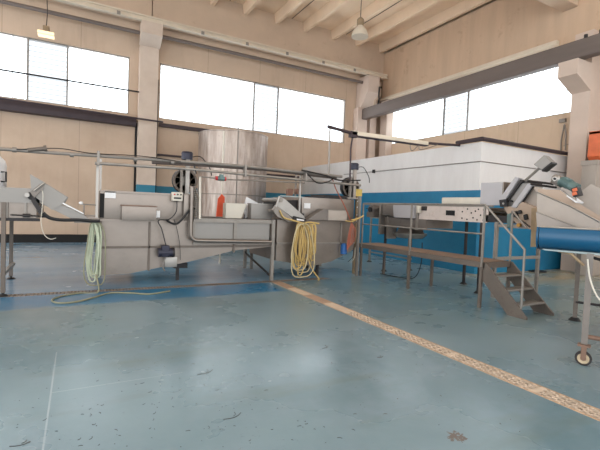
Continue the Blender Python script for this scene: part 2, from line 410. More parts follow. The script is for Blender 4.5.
# black slots beside the left column
t = MB(); t.box(1.95, 2.03, YA-.06, YA-.001, 0, 4.75).box(2.73, 2.80, YA-.06, YA-.001, 0, 6.6)
struct('trim_8', t, m_void)
t = MB(); t.box(XL, 1.95, YA-.08, YA-.001, 0.0, .30)
struct('baseboard_back', t, m_void)
# crane girder along the side wall
t = MB(); gx = 12.75
t.box(gx+.02, gx+.30, YR, YA-.06, 6.33, 6.39); t.box(gx+.02, gx+.30, YR, YA-.06, 6.79, 6.85); t.box(gx, gx+.12, YR, YA-.06, 6.35, 6.83)
o = t.build('crane_girder', m_girder); tag(o, 'dark grey crane girder running under the gable beam above the side windows', 'girder')
MB().box(gx+.12, gx+.2, YR, YA-.1, 6.85, 6.90).build('rail_head', m_dark, o)
for y in (6.75, 6.35, 6.0): MB().cyl((gx+.16, y, 6.90), (gx+.16, y, 7.0), .05).build('rail_clamp', m_dark, o)
for y, x in ((16.2, 13.15), (16.5, 13.45)): MB().tube(bez([(gx+.2, y, 6.88), (gx+.3, y+.05, 7.2), (x, y+.2, 7.5), (x+.1, y+.3, 7.9)]), .04, 8).build('tie_strut', m_dark if y < 16.3 else m_conc, o)
# cream crane rail along the long wall
ry = YA-.85
o = thing('crane_rail', 'cream crane rail running high along the back wall on the column corbels', 'rail', (3, ry, 8.46))
MB().box(XL, 13.9, ry-.08, ry+.12, 8.46, 8.5).box(XL, 13.9, ry+.0, ry+.05, 8.5, 8.62).box(XL, 13.9, ry-.05, ry+.1, 8.62, 8.68).build('rail_beam', m_rail, o)
for x in (-1.2, 1.2, 4.3, 6.2, 8.1, 10.0, 11.8):
    MB().box(x-.06, x+.06, ry-.11, ry-.08, 8.44, 8.56).build('rail_bracket', m_galv, o)
t = MB(); t.tube([(XL, YA-.5, 8.12), (1.99, YA-.5, 8.12)], .07, 10)
tag(t.build('service_pipe', m_girder), 'grey pipe under the crane rail left of the teal-footed column', 'pipe')
t = MB(); t.tube([(2.80, YA-.5, 8.16), (13.2, YA-.5, 8.16)], .07, 10)
tag(t.build('service_pipe', m_girder), 'grey pipe under the crane rail right of the teal-footed column', 'pipe')

# brown-black duct under the windows and thin cables
o = MB().box(XL, 1.96, YA-.35, YA-.01, 4.58, 4.92, .02).build('cable_duct', m_blackpipe); tag(o, 'thick brown-black duct under the left row of windows', 'duct')
o = MB().tube([(XL, YA-.7, 4.98), (2.9, YA-.7, 4.80)], .035, 8).build('pipe', m_blackpipe); tag(o, 'thin dark pipe passing in front of the left windows and column', 'pipe')
o = MB().box(2.85, 6.6, YA-.16, YA-.01, 4.72, 4.86).build('cable_duct', m_blackpipe); tag(o, 'slim dark duct just right of the column behind the tall silo', 'duct')
o = MB().tube([(XL, YA-.45, 5.88), (2.02, YA-.45, 5.88)], .032, 6).build('cable', m_dark); tag(o, 'thin dark cable stretched across the middle of the left windows', 'cable')
o = MB().box(2.82, 3.9, YA-.12, YA-.01, 3.55, 3.62).box(4.4, 9.5, YA-.12, YA-.01, 3.10, 3.18).build('cable_duct', m_blackpipe); tag(o, 'dark conduit low on the back wall behind the silo', 'conduit')

# ------------------------------------------------------------------ white and blue building in the hall
BX, BY, BZ = 9.62, 7.5, 3.62
t = MB(); t.box(BX, XB-.001, BY+.001, YA-.001, 0, BZ)
o = t.build('interior_building', m_build, None, False); tag(o, 'low white room with a blue painted lower half in the corner of the hall', 'building')
t = MB(); t.tube([(BX-.05, 8.3, BZ+.06), (BX-.05, BY-.05, BZ+.07), (XB-.4, BY-.05, BZ+.07)], .06, 8)
tag(t.build('roof_edge_pipe', m_blackpipe), 'black pipe along the top edge of the white room', 'pipe')
t = MB(); t.tube([(BX-.015, 14.0, 3.09), (BX-.015, BY-.015, 3.09), (XB-.45, BY-.015, 3.09)], .014, 6)
o = t.build('wall_conduit', m_galv); tag(o, 'thin grey conduit line across the white upper half of the room', 'conduit')
MB().box(BX-.05, BX, 12.0, 12.12, 3.04, 3.16).build('junction_box', m_dark, o)
t = MB(); t.box(11.9, 12.35, 7.1, 7.4, 0, .035, .01).box(12.0, 12.25, 7.15, 7.35, .035, .055)
tag(t.build('floor_plate', m_dark), 'small dark plate lying on the floor by the blue wall', 'plate')
# wall fitting loops beside the right column
t = MB(); t.tube(bez([(XB-.04, 8.0, 3.78), (XB-.1, 7.98, 4.1), (XB-.1, 7.97, 4.35), (XB-.05, 7.96, 4.6), (XB-.1, 7.9, 4.75), (XB-.1, 7.84, 4.4), (XB-.1, 7.83, 3.9)]), .025, 6)
t.tube(bez([(XB-.37, 7.75, 4.0), (XB-.39, 7.5, 4.06), (XB-.38, 7.2, 4.1)]), .012, 6)
t.box(XB-.1, XB-.01, 7.9, 8.1, 4.85, 4.97)
tag(t.build('hook_pipe', m_galv), 'bent grey pipe loop on the wall left of the right column', 'pipe')

# orange bin on stacked grey crates
CR = ['grey crate on the floor, lowest of the stack under the orange bin', 'second grey crate up in the stack under the orange bin', 'third grey crate up in the stack under the orange bin', 'topmost grey crate, directly under the orange bin']
for i in range(4):
    z = .83*i
    q = MB().box(12.85, 14.2, 6.2, 6.6, z, z+.83, .03).box(12.83, 14.22, 6.18, 6.62, z+.70, z+.83)
    tag(q.build('crate', m_greyc), CR[i], 'crate', 'crates stacked by the right column')
t = thing('orange_bin', 'orange bin with a dark open front on the grey crate stack', 'bin', (13.4, 6.45, 3.32))
p = MB(); p.prism([(13.05, 6.2, 3.32), (12.92, 6.2, 3.44), (12.94, 6.2, 3.62), (14.25, 6.2, 3.62), (14.25, 6.2, 3.32)], (0, .3, 0)); p.box(12.94, 12.99, 6.2, 6.5, 3.60, 4.14); p.box(12.94, 14.25, 6.2, 6.5, 4.08, 4.16); p.box(14.17, 14.25, 6.2, 6.5, 3.60, 4.14)
p.build('body', m_orange, t); MB().box(13.0, 14.15, 6.26, 6.48, 3.62, 4.08).build('lining', m_dark, t)
MB().tube([(13.0, 6.18, 4.06), (13.2, 6.17, 3.65), (13.45, 6.18, 3.34)], .03, 6).build('strap', m_white, t)

# ------------------------------------------------------------------ lamps
def pendant():
    c = Vector((8.65, 12.0, 7.75)); t = thing('pendant_lamp', 'industrial bell-shaped pendant lamp hanging on a thin cord from the ceiling', 'lamp', c)
    MB().lathe([(.30, 0), (.295, .04), (.235, .22), (.13, .34), (.10, .38), (.09, .38), (.12, .33), (.225, .21), (.28, .04)], c).build('lamp_shade', m_rail, t)
    MB().lathe([(.0, .03), (.20, .05), (.24, .08), (.2, .1), (0, .1)], c).build('lens', m_bulb, t)
    MB().lathe([(.10, .38), (.12, .42), (.12, .60), (.09, .64), (.03, .66)], c, seg=20).build('ballast_housing', m_tan, t)
    MB().cyl(c+Vector((0, 0, .66)), (c.x, c.y, 10.38), .012, seg=6).build('cord', m_dark, t)
    return t
pendant()
c = Vector((-1.02, 16.4, 7.03)); t = thing('floodlight', 'lit flat floodlight hanging from the crane rail over the left windows', 'lamp', c)
MB().box(c.x-.25, c.x+.25, c.y-.16, c.y+.16, c.z+.02, c.z+.14, .02).build('housing', m_rail, t)
MB().box(c.x-.23, c.x+.23, c.y-.14, c.y+.14, c.z-.0, c.z+.02).box(c.x-.23, c.x+.23, c.y-.165, c.y-.158, c.z+.03, c.z+.12).build('lens', m_lampglow, t)
MB().box(c.x-.1, c.x+.1, c.y-.08, c.y+.08, c.z+.14, c.z+.34, .03).build('ballast_housing', m_tan, t)
MB().tube([(c.x, c.y, c.z+.34), (c.x+.03, c.y, c.z+.8), (c.x-.02, ry-.08, 8.55)], .015, 6).build('cord', m_dark, t)

# ------------------------------------------------------------------ drain channels
t = thing('floor_drain', 'long beige slotted floor drain running away from the camera', 'drain', ((DX0+DX1)/2, 3, -.05))
MB().box(DX0, DX0+.022, YR, CY0, -.05, .003).box(DX1-.022, DX1, YR, CY0, -.05, .003).build('drain_frame', m_drainc, t)
MB().box(DX0+.022, DX1-.022, YR, 6.2, -.05, -.03).build('channel_bed', m_void, t)
g = MB(); y = -1.0
xs_ = [DX0+.024+i*(.182)/3 for i in range(4)]
for xx in xs_: g.box(xx-.009, xx+.009, -1.0, 5.2, -.02, .001)
while y < 5.2:
    g.box(DX0+.022, DX1-.022, y, y+.034, -.02, .001); y += .085
for yy in (1.2, 2.2, 3.2, 4.2): g.box(DX0+.022, DX1-.022, yy-.03, yy+.03, -.02, .002)
g.build('grate', m_grate, t, False)
yy = 5.2; i = 0
while yy < CY0-.01:
    L = min(.68, CY0-yy); MB().box(DX0+.022, DX1-.022, yy+.006, yy+L-.006, -.02, .001+.002*(i % 2)).build('cover_plate', m_cover if i % 2 else m_grate, t, False); yy += L; i += 1
t = thing('floor_drain', 'narrow worn cross drain in the floor below the wash tanks', 'drain', (1.5, 8.03, -.05))
MB().box(-2.2, 5.2, CY0, CY0+.02, -.05, .002).box(-2.2, 5.2, CY1-.02, CY1, -.05, .002).build('drain_frame', m_strip, t)
g = MB(); x = -2.2
while x < 5.2:
    g.box(x, x+.03, CY0+.02, CY1-.02, -.02, .0); x += .055
g.box(-2.2, 5.2, 8.02, 8.04, -.02, 0)
g.build('grate', m_strip, t, False)
# dry plant bits
g = MB()
def twig(x, y, L, a, r=.0035):
    pts = [(x+math.cos(a)*L*(u-.5)+math.sin(a)*L*.25*math.sin(u*3), y+math.sin(a)*L*(u-.5)-math.cos(a)*L*.2*math.sin(u*3), r) for u in (0, .25, .5, .75, 1)]
    g.tube(pts, r, 5)
for i in range(170):
    q = random.random()
    px = random.choice((random.gauss(150, 60), random.gauss(235, 60), random.uniform(10, 560))); py = random.uniform(335, 448)
    p = at(px, py, Z=0)
    if DX0-.05 < p.x < DX1+.05 or p.y < .8: continue
    if q < .4: twig(p.x, p.y, random.uniform(.012, .04), random.uniform(0, PI), .0014)
    else: g.box(p.x, p.x+random.uniform(.003, .008), p.y, p.y+random.uniform(.003, .007), 0, .002)
tag(g.build('dry_debris', m_dirt), 'scattered dark dry plant bits on the open blue floor', 'debris', kind='stuff')
for i, (px, py, L, a, lab) in enumerate(((464//2, 416, .2, .3, 'curved dry twig on the floor at the lower middle'), (205, 372, .22, .35, 'straight dry stalk on the floor in front of the wash tanks'), (20, 444, .14, .1, 'dark dry leaf strip at the lower left floor corner'), (380, 357, .1, .1, 'short dry twig on the floor left of the long drain'), (325, 347, .16, .5, 'pale brown dry stalk lying short of the long drain'))):
    g = MB(); p = at(px, py, Z=0); twig(p.x, p.y, L*.8, a, .0022); twig(p.x+.02, p.y+.02, L*.3, a+.9, .0018)
    tag(g.build('dry_twig', m_dirt), lab, 'twig', 'dry twigs')

# ------------------------------------------------------------------ storage silo
sc0 = Vector((5.27, 15.3, 0)); R = 1.32
t = thing('storage_silo', 'tall round dented stainless steel silo behind the wash tanks', 'silo', sc0)
MB().lathe([(R, 0.5), (R, 4.28), (R+.02, 4.29), (R+.02, 4.32), (R-.04, 4.33), (R-.3, 4.34), (.3, 4.36), (.02, 4.36)], sc0, seg=64).build('shell', m_silo, t)
MB().lathe([(R+.012, 2.0), (R+.012, 2.04)], sc0, seg=64).build('seam_band', m_steel, t)
MB().box(sc0.x-.3, sc0.x-.27, sc0.y-R-.02, sc0.y-R+.1, .5, 4.4).build('side_seam', m_galv, t)
for a in (45, 135, 225, 315):
    x = sc0.x+math.cos(math.radians(a))*(R-.15); y = sc0.y+math.sin(math.radians(a))*(R-.15)
    MB().box(x-.06, x+.06, y-.06, y+.06, 0, .55).build('leg', m_galv, t)
p0 = at(224, 131, Y=11.0); 
t = thing('marked_pole', 'thin white upright pole with an orange lower end before the silo', 'pole', (p0.x, 11.0, 0))
MB().cyl((p0.x, 11, 0), (p0.x, 11, p0.z), .028, seg=10).build('pole', m_cream, t)
zz = at(222, 216, Y=10.95).z; z2 = at(222, 197, Y=10.95).z
MB().prism([(p0.x-.2, 10.93, zz-.6), (p0.x+.06, 10.93, zz-.6), (p0.x+.06, 10.93, z2), (p0.x-.02, 10.93, z2+.08), (p0.x-.12, 10.93, z2-.05)], (0, .05, 0)).build('orange_cover', m_ored, t)

# ------------------------------------------------------------------ wash tank 1
Y0, Y1 = 8.22, 9.9
t = thing('wash_tank', 'stainless steel wash tank with sloping belly, green hose hung at its left end', 'wash tank', (2, 9.0, 0))
p = MB(); p.box(.34, 2.12, Y0+.02, Y1, 1.27, 1.79, .01); p.box(.34, 2.12, Y0, Y1, 1.24, 1.275); p.box(.40, 2.05, Y0, Y0+.03, 1.76, 1.80)
p.build('upper_housing', m_steel, t)
p = MB(); p.prism([(.36, Y0+.03, 1.24), (.36, Y0+.03, .24), (.9, Y0+.03, .26), (1.25, Y0+.03, .32), (2.0, Y0+.03, .45), (2.93, Y0+.03, .66), (3.78, Y0+.03, .74), (3.78, Y0+.03, .86), (2.05, Y0+.03, .86), (2.05, Y0+.03, 1.24)], (0, Y1-Y0-.06, 0))
p.build('hull', m_steel, t)
p = MB(); p.box(.36, 3.78, Y0, Y0+.04, .735, .775); p.box(1.20, 1.235, Y0, Y0+.04, .30, 1.24); p.box(.36, .39, Y0, Y0+.04, .24, 1.24); p.box(2.9, 2.94, Y0-.01, Y0+.04, .62, .8)
p.build('stiffener', m_galvd, t)
p = MB(); p.box(2.05, 3.80, Y0-.02, Y0+.08, 1.25, 1.33).box(2.05, 3.8, Y0-.02, Y0+.06, .80, .88)
p.build('trough_rail', m_galv, t)
for x in (2.06, 2.93): MB().box(x-.03, x+.03, Y0-.015, Y0+.05, .88, 1.25).build('upright', m_galv, t)
for a_, b_ in ((2.09, 2.90), (2.96, 3.74)): MB().box(a_, b_, Y0+.03, Y0+.05, .88, 1.25).build('side_panel', m_grey, t)
MB().box(2.05, 3.8, Y1-.1, Y1-.05, .86, 1.33).build('side_panel', m_grey, t)
for x, y in ((3.80, Y0-.02), (3.86, 10.0), (.45, 9.85)): MB().box(x-.035, x+.035, y-.035, y+.035, 0, 1.34 if x > 1 else .3).build('leg', m_galv, t)
MB().tube([(3.80, Y0+.02, .08), (3.86, 9.98, .40)], .025, 8).build('brace', m_dark, t)
MB().box(1.84, 1.90, Y0+.5, Y0+.56, 0, .5).box(1.78, 2.06, Y0+.45, Y0+.6, .26, .36).build('foot', m_dark, t)
p = MB(); p.box(.70, 1.30, Y0-.2, Y0+.02, 1.27, 1.53, .01); o = p.build('terminal_box', m_steel, t); MB().box(.69, 1.31, Y0-.21, Y0+.02, 1.53, 1.545).build('lid', m_rust, o)
MB().box(.43, .61, Y0+.0, Y0+.02, 1.66, 1.78).build('nameplate', m_white, t)
MB().box(.35, .42, Y0+.0, Y0+.03, 1.30, 1.74).build('slot', m_void, t)
o = MB().box(1.60, 1.80, Y0-.1, Y0+.02, 1.66, 1.83, .008).build('control_box', m_cream, t)
for x in (1.64, 1.70, 1.76): MB().cyl((x, Y0-.125, 1.785), (x, Y0-.1, 1.785), .015, seg=10).build('push_button', m_red if x < 1.65 else m_black, o)
MB().box(1.63, 1.77, Y0-.105, Y0-.1, 1.70, 1.73).build('display', m_black, o)
# pump
p = MB(); p.cyl((1.36, Y0-.12, .66), (1.62, Y0-.12, .66), .085, seg=20); p.box(1.42, 1.56, Y0-.2, Y0-.04, .58, .80, .015)
o = p.build('pump_motor', m_navy, t)
MB().cyl((1.62, Y0-.12, .66), (1.66, Y0-.12, .66), .095, seg=20).build('fan_cover', m_dark, o)
MB().tube(bez([(1.5, Y0-.12, .58), (1.46, Y0-.1, .4), (1.5, Y0-.08, .3)]), .015, 8).build('outlet_pipe', m_galv, t)
MB().box(1.50, 1.74, Y0-.04, Y0-.0, .36, .56, .01).build('mount_plate', m_steelb, t)

MB().tube([(1.28, Y0-.02, 1.36), (1.30, Y0-.12, 1.35)], .03).box(1.31, 1.38, Y0-.12, Y0-.02, 1.33, 1.46, .01).build('socket', m_white, t)
MB().tube(bez([(1.7, Y0-.05, 1.66), (1.68, Y0-.1, 1.45), (1.55, Y0-.1, 1.3), (1.35, Y0-.12, 1.27), (1.42, Y0-.12, 1.1), (1.5, Y0-.12, .8)]), .01, 6).build('cable', m_black, t)
MB().tube(bez([(1.5, Y0-.12, 1.28), (1.7, Y0-.12, 1.22), (1.95, Y0-.1, 1.5), (2.05, Y0-.06, 1.52)]), .022, 6).build('cable', m_black, t)
MB().tube(bez([(1.66, Y0-.02, 1.3), (1.72, Y0-.04, 1.1), (1.78, Y0-.04, .8), (1.8, Y0-.04, .5)]), .006, 5).build('cable', m_black, t)
# drain pipe along the trough
pts = [(1.97, Y0-.13, 1.95), (1.97, Y0-.13, 1.05)]+[(1.97+.13*(1-math.cos(a)), Y0-.13, 1.02-.13*math.sin(a)) for a in (.3, .6, .9, 1.2, PI/2)]+[(2.3, Y0-.13, .885), (3.72, Y0-.13, .86)]
MB().tube(pts, .038, 12).build('overflow_pipe', m_steel, t)
# frame over tank
def frame_post(x, y, z0, z1, w_=.03, m=m_steelb, name='post', par=None): return MB().box(x-w_, x+w_, y-w_, y+w_, z0, z1).build(name, m, par)
frame_post(.30, Y0-.06, 1.24, 2.29, .022, m_steelb, 'frame_post', t)
frame_post(.42, Y1-.1, 1.79, 2.5, .022, m_steelb, 'frame_post', t)
frame_post(2.2, 8.9, 1.33, 2.42, .025, m_galv, 'frame_post', t)
# corrugated silver duct beside the control box
p = MB()
for i in range(16):
    z = 1.33+i*.04; x = 2.08-.10*max(0, i-10)/6; p.lathe([(.055, 0), (.07, .02), (.055, .04)], (x, Y0-.02, z), seg=14)
p.build('flexible_duct', m_steelb, t)
MB().box(1.83, 2.02, Y0-.06, Y0+.0, 1.35, 1.8, .02).build('side_guard', m_steel, t)

# blower units with black cap motor
def blower(c, label, capx):
    t = thing('blower_unit', label, 'blower', c); x, y, z = c
    prof = [(.07, -.08), (.20, -.09), (.25, -.05), (.26, 0), (.25, .05), (.20, .09), (.07, .08)]
    MB().lathe(prof, (x, y+.1, z+.30), (0, 1, 0), 28).build('fan_housing', m_black, t)
    MB().lathe([(.08, -.1), (.10, -.11), (.05, -.12), (.02, -.12)], (x, y+.1, z+.30), (0, 1, 0), 20).build('hub', m_galv, t)
    gr = MB()
    for q in (.10, .15, .20, .245): gr.lathe([(q-.008, -.012), (q+.008, -.012), (q+.008, .0), (q-.008, .0)], (x, y, z+.30), (0, -1, 0), 28)
    for q in range(8): gr.tube([(x+.08*math.cos(q*PI/4), y-.005, z+.3+.08*math.sin(q*PI/4)), (x+.25*math.cos(q*PI/4+.5), y-.005, z+.3+.25*math.sin(q*PI/4+.5))], .008, 5)
    tag(gr.build('fan_grille', m_galvd, t))
    MB().box(x-.02, x+.06, y-.12, y-.05, z, z+.74).box(x-.2, x+.22, y-.14, y+.24, z, z+.04).build('bracket', m_steelb, t)
    MB().box(x-.12, x-.08, y-.12, y-.05, z, z+.56).build('bracket', m_galv, t)
    MB().cyl((x+.01, y-.06, z+.74), (x+.01, y-.06, z+.86), .115, seg=20).cyl((x+.01, y-.06, z+.86), (x+.01, y-.06, z+.90), .125, .10, seg=20).build('cap_motor', m_navy, t)
    MB().tube(bez([(x+.1, y-.06, z+.80), (x+.3, y-.06, z+.82), (x+.5, y-.04, z+.6), (x+.56, y, z+.45)]), .01, 6).build('cable', m_black, t)
    return t
b1 = at(185, 190, Y=8.7)
blower((b1.x, 8.7, 1.79), 'black blower with capped motor on top of the left wash tank', 0)
b2 = at(351, 197, Y=8.5)
blower((b2.x, 8.5, 1.90), 'black blower with capped motor above the yellow-hose wash tank', 0)

# things standing over the trough
p = MB(); q0 = at(226, 203, Y=8.5); q1 = at(250, 203, Y=8.5)
p.prism([(q0.x, 8.5, 1.34), (q0.x+.36, 8.5, 1.34), (q0.x+.47, 8.5, q0.z), (q0.x, 8.5, q0.z)], (0, .2, 0))
tag(p.build('chute_box', m_cream), 'pale slant-ended sheet box on the trough before the silo', 'box')
for x in (q0.x+.03, q0.x+.38): pass
p = MB(); a_ = [at(px, py, Y=8.75) for px, py in ((247, 197), (258, 203), (252, 206), (251, 215), (246, 218), (244, 208))]
p.prism(a_, (0, .05, 0)); tag(p.build('folded_sheet', m_white), 'bright white folded sheet stuck between the two boxes on the trough', 'sheet')
p = MB(); p.cyl((at(247, 214, Y=8.85).x, 8.85, 1.33), (at(247, 214, Y=8.85).x, 8.85, 1.50), .08, .06, seg=16)
tag(p.build('rubber_boot', m_navy), 'dark rubber sleeve at the foot of the white sheet', 'sleeve')
t = thing('steel_box', 'plain grey rectangular steel box at the right end of the trough', 'box', (3.6, 8.6, 1.33))
g0 = at(251.5, 204, Y=8.4); g1 = at(273, 204, Y=8.4)
MB().box(g0.x, g1.x, 8.4, 8.62, 1.335, g0.z, .008).build('body', m_grey, t)
MB().box(g0.x-.01, g1.x+.01, 8.39, 8.63, g0.z, g0.z+.02).build('rim', m_steelb, t)

# ------------------------------------------------------------------ wash tank 2
t = thing('wash_tank', 'stainless steel wash tank with yellow hoses hung on its front', 'wash tank', (5, 9.0, 0))
p = MB(); p.prism([(3.92, Y0+.03, 1.30), (3.92, Y0+.03, .42), (4.9, Y0+.03, .27), (5.4, Y0+.03, .36), (6.05, Y0+.03, .64), (6.05, Y0+.03, 1.30)], (0, Y1-Y0-.06, 0))
p.build('hull', m_steel, t)
MB().box(3.92, 6.05, Y0, Y0+.04, .79, .83).box(5.62, 5.66, Y0, Y0+.04, .46, 1.3).build('stiffener', m_galv, t)
MB().box(3.90, 6.08, Y0-.01, Y1, 1.30, 1.345).build('rim', m_steel, t)
p = MB(); p.box(4.55, 6.03, Y0+.06, Y1, 1.345, 1.88, .01); o = p.build('upper_housing', m_steel, t)
MB().box(4.75, 5.6, Y0+.05, Y0+.3, 1.88, 1.91).box(5.25, 6.03, Y0+.2, Y0+.9, 1.88, 1.97).build('lid', m_dark, t)
MB().box(4.60, 4.76, Y0+.035, Y0+.06, 1.62, 1.74).build('nameplate', m_white, t)
MB().prism([(4.58, Y0+.04, 1.36), (5.12, Y0+.04, 1.36), (5.12, Y0+.04, 1.60), (4.98, Y0+.04, 1.62)], (0, -.22, 0)).build('side_hopper', m_steeld, t)
o = MB().box(5.13, 5.66, Y0-.18, Y0+.06, 1.36, 1.60, .01).build('terminal_box', m_greyc, t)
MB().box(5.12, 5.67, Y0-.19, Y0+.06, 1.60, 1.612).build('lid', m_galv, o)
for x, y in ((6.11, Y0-.05), (6.11, 9.9), (3.98, 9.85)): MB().box(x-.03, x+.03, y-.03, y+.03, 0, 1.95 if y < 9 else .7).build('leg', m_galv, t)
MB().box(5.1, 5.16, Y0+.2, Y0+.26, 0, .40).build('leg', m_dark, t); MB().box(5.5, 5.56, Y1-.3, Y1-.24, 0, .45).build('leg', m_dark, t)
MB().cyl((5.70, Y0-.05, .55), (5.70, Y0-.05, .78), .08, seg=18).cyl((5.70, Y0-.05, .78), (5.70, Y0-.05, .81), .05, seg=18).build('blue_cylinder', m_blueobj, t)
# lifting frame at its left end
fy = Y0-.05
frame_post(4.42, fy, 1.3, 2.44, .02, m_steelb, 'frame_post', t); frame_post(4.52, fy+.4, 1.9, 2.44, .018, m_galv, 'frame_post', t)
MB().box(3.93, 4.50, fy-.012, fy+.012, 1.86, 1.885).build('frame_bar', m_teal, t)
MB().box(4.28, 4.40, fy+.3, fy+.42, 1.9, 2.06).build('junction_box', m_brown, t); MB().box(4.50, 4.62, fy+.3, fy+.42, 1.95, 2.07).build('junction_box', m_brown, t)
# tilted discharge unit
t = thing('inclined_discharge', 'tilted stainless discharge chute feeding into the yellow-hose tank', 'chute', (4.1, 8.3, 1.34))
def dp_(lst, y): return [at(a_, b_, Y=y) for a_, b_ in lst]
MB().prism(dp_(((279, 196), (285, 199), (304, 216), (306, 220), (297, 221), (276, 205)), 8.10), (0, .03, 0), .003).build('side_plate', m_steelb, t)
MB().prism(dp_(((272, 210), (276, 205), (296, 221), (290, 222), (278, 217)), 8.08), (0, .05, 0), .003).build('side_plate', m_steel, t)
MB().prism(dp_(((279, 196), (285, 199), (304, 216), (306, 220), (297, 221), (276, 205)), 9.0), (0, .03, 0)).build('side_plate', m_steel, t)
MB().prism(dp_(((280, 202), (300, 219), (298, 221), (278, 205)), 8.13), (0, .87, 0)).build('belt', m_black, t)
for px_, pz_ in ((276, 211), (281, 200)):
    q = at(px_, pz_, Y=8.06); MB().cyl(q, q+Vector((0, .96, 0)), .05, seg=16).build('roller', m_galv, t)
MB().tube(dp_(((279.5, 197), (276, 207)), 8.07), .02, 8).build('edge_bar', m_steelb, t)
MB().prism(dp_(((294, 216), (306, 219), (306, 221.5), (293, 220)), 8.05), (0, .04, 0)).build('front_lip', m_black, t)
MB().prism(dp_(((297, 218.6), (304, 219.8), (304, 221), (297, 220.2)), 8.04), (0, .01, 0)).build('label_strip', m_white, t)
MB().prism(dp_(((284, 200), (305, 200), (305, 213), (298, 213)), 8.5), (0, .3, 0)).build('dark_recess', m_dark, t)  # dark block stands in for the black shade of the recess
for px_ in (281, 303): 
    q = at(px_, 219, Y=8.2); MB().box(q.x-.02, q.x+.02, 8.19, 8.23, 1.345, 1.5).build('leg', m_dark, t)

# ------------------------------------------------------------------ hoses
def coil(name, label, hx, hz, items, mm, y=8.02):
    t = thing(name, label, 'hose', (hx, y, 0))
    for (m_, r, loops) in items:
        g = MB()
        for (x0, w_, zlo, dy) in loops:
            pts = []
            for i in range(28):
                a = 2*PI*i/28; s_ = math.sin(a); c_ = math.cos(a); zc = (hz+zlo)/2; H_ = (hz-zlo)/2
                wf = .5+.4*(1-(c_+1)/2)**.7
                pts.append((x0+w_*math.copysign(abs(s_)**.55, s_)*wf+.015*math.sin(3*a+x0*40), y+dy+.01*math.cos(2*a), zc+H_*c_))
            g.tube(pts, r, 7, closed=True)
        g.build('hose_loop', m_, t)
    return t
rr = random.Random(3)
ly = [(4.40+rr.uniform(-.12, .12), rr.uniform(.08, .24), rr.uniform(.10, .55), rr.uniform(-.05, .05)) for _ in range(8)]+[(4.66+rr.uniform(-.05, .05), rr.uniform(.05, .12), rr.uniform(.40, .70), rr.uniform(-.05, .05)) for _ in range(4)]
lp = [(4.42, .38, .08, -.07), (4.50, .30, .16, .06), (4.35, .26, .24, -.06), (4.47, .2, .32, .07)]
t = coil('water_hose', 'yellow hoses coiled and hanging in front of the right wash tank', 4.45, 1.27, [(m_yhose, .016, ly), (m_phose, .013, lp)], None, 7.98)
g = MB(); g.tube(bez([(4.45, 8.0, 1.28), (4.2, 8.03, 1.34), (3.98, 8.05, 1.40), (3.88, 8.06, 1.55)]), .018, 7); g.tube(bez([(4.45, 7.98, 1.28), (4.6, 7.98, 1.31), (4.85, 7.98, 1.28)]), .02, 7)
g.tube(bez([(4.55, 7.96, .9), (4.6, 7.94, .45), (4.72, 7.92, .2), (4.85, 7.88, .03), (4.78, 7.8, .02)]), .014, 7); g.build('hose_end', m_yhose, t)
MB().tube([(4.45, 8.18, 1.26), (4.45, 7.95, 1.24), (4.45, 7.93, 1.30)], .012, 6).build('hook', m_dark, t)
lg = [(.27+rr.uniform(-.03, .03), rr.uniform(.05, .12), rr.uniform(.05, .32), rr.uniform(-.04, .04)) for _ in range(7)]
t = coil('water_hose', 'pale green hose hung at the left wash tank end, trailing on the floor', .27, 1.24, [(m_ghose, .014, lg), (m_ghosed, .011, [(.29, .22, .10, -.07)])], None, 8.08)
fl = [at(px, py, Z=.015) for px, py in ((96, 285), (98, 292), (80, 293), (62, 296), (52, 300), (58, 303), (75, 302), (92, 298), (110, 293), (130, 293), (150, 294), (170, 291))]
fl[0] = Vector((.3, 8.0, .30)); MB().tube(bez(fl), .014, 7).build('floor_loop', m_ghosed, t)
MB().tube([(.30, 8.2, 1.27), (.28, 8.02, 1.25)], .012, 6).build('hook', m_dark, t)
t = thing('air_hose', 'orange-red air hose looped on the right side of the right wash tank', 'hose', (5.75, 8.0, 0))
g = MB()
for i in range(4):
    x = 5.80+.03*i; g.tube(bez([(5.80, 8.05, 1.34), (5.80+.035*i, 8.03-.01*i, 1.1), (5.76+.035*i, 8.03, .85), (5.70+.02*i, 8.03+.01*i, .66+.03*i), (5.72+.02*i, 8.05, .95), (5.79, 8.04, 1.32)]), .009, 6)
g.tube(bez([(5.75, 8.02, 1.38), (5.55, 8.04, 1.75), (5.35, 8.1, 2.1), (5.22, 8.1, 2.38)]), .012, 6)
g.build('hose_loop', m_oh, t)
MB().tube(bez([(5.78, 8.02, 1.38), (6.0, 8.0, 1.44), (6.12, 8.0, 1.5)]), .018, 6).tube(bez([(5.6, 8.0, 1.36), (5.78, 7.99, 1.35), (5.95, 8.0, 1.42)]), .015, 6).build('hose_end', m_yhose, t)
MB().tube(bez([(5.9, 8.05, .7), (5.85, 8.0, .5), (5.7, 7.98, .38)]), .007, 5).build('cable', m_dark, t); MB().tube(bez([(5.95, 8.05, .72), (5.9, 8.0, .48), (5.78, 7.98, .36)]), .007, 5).build('cable', m_cream, t)

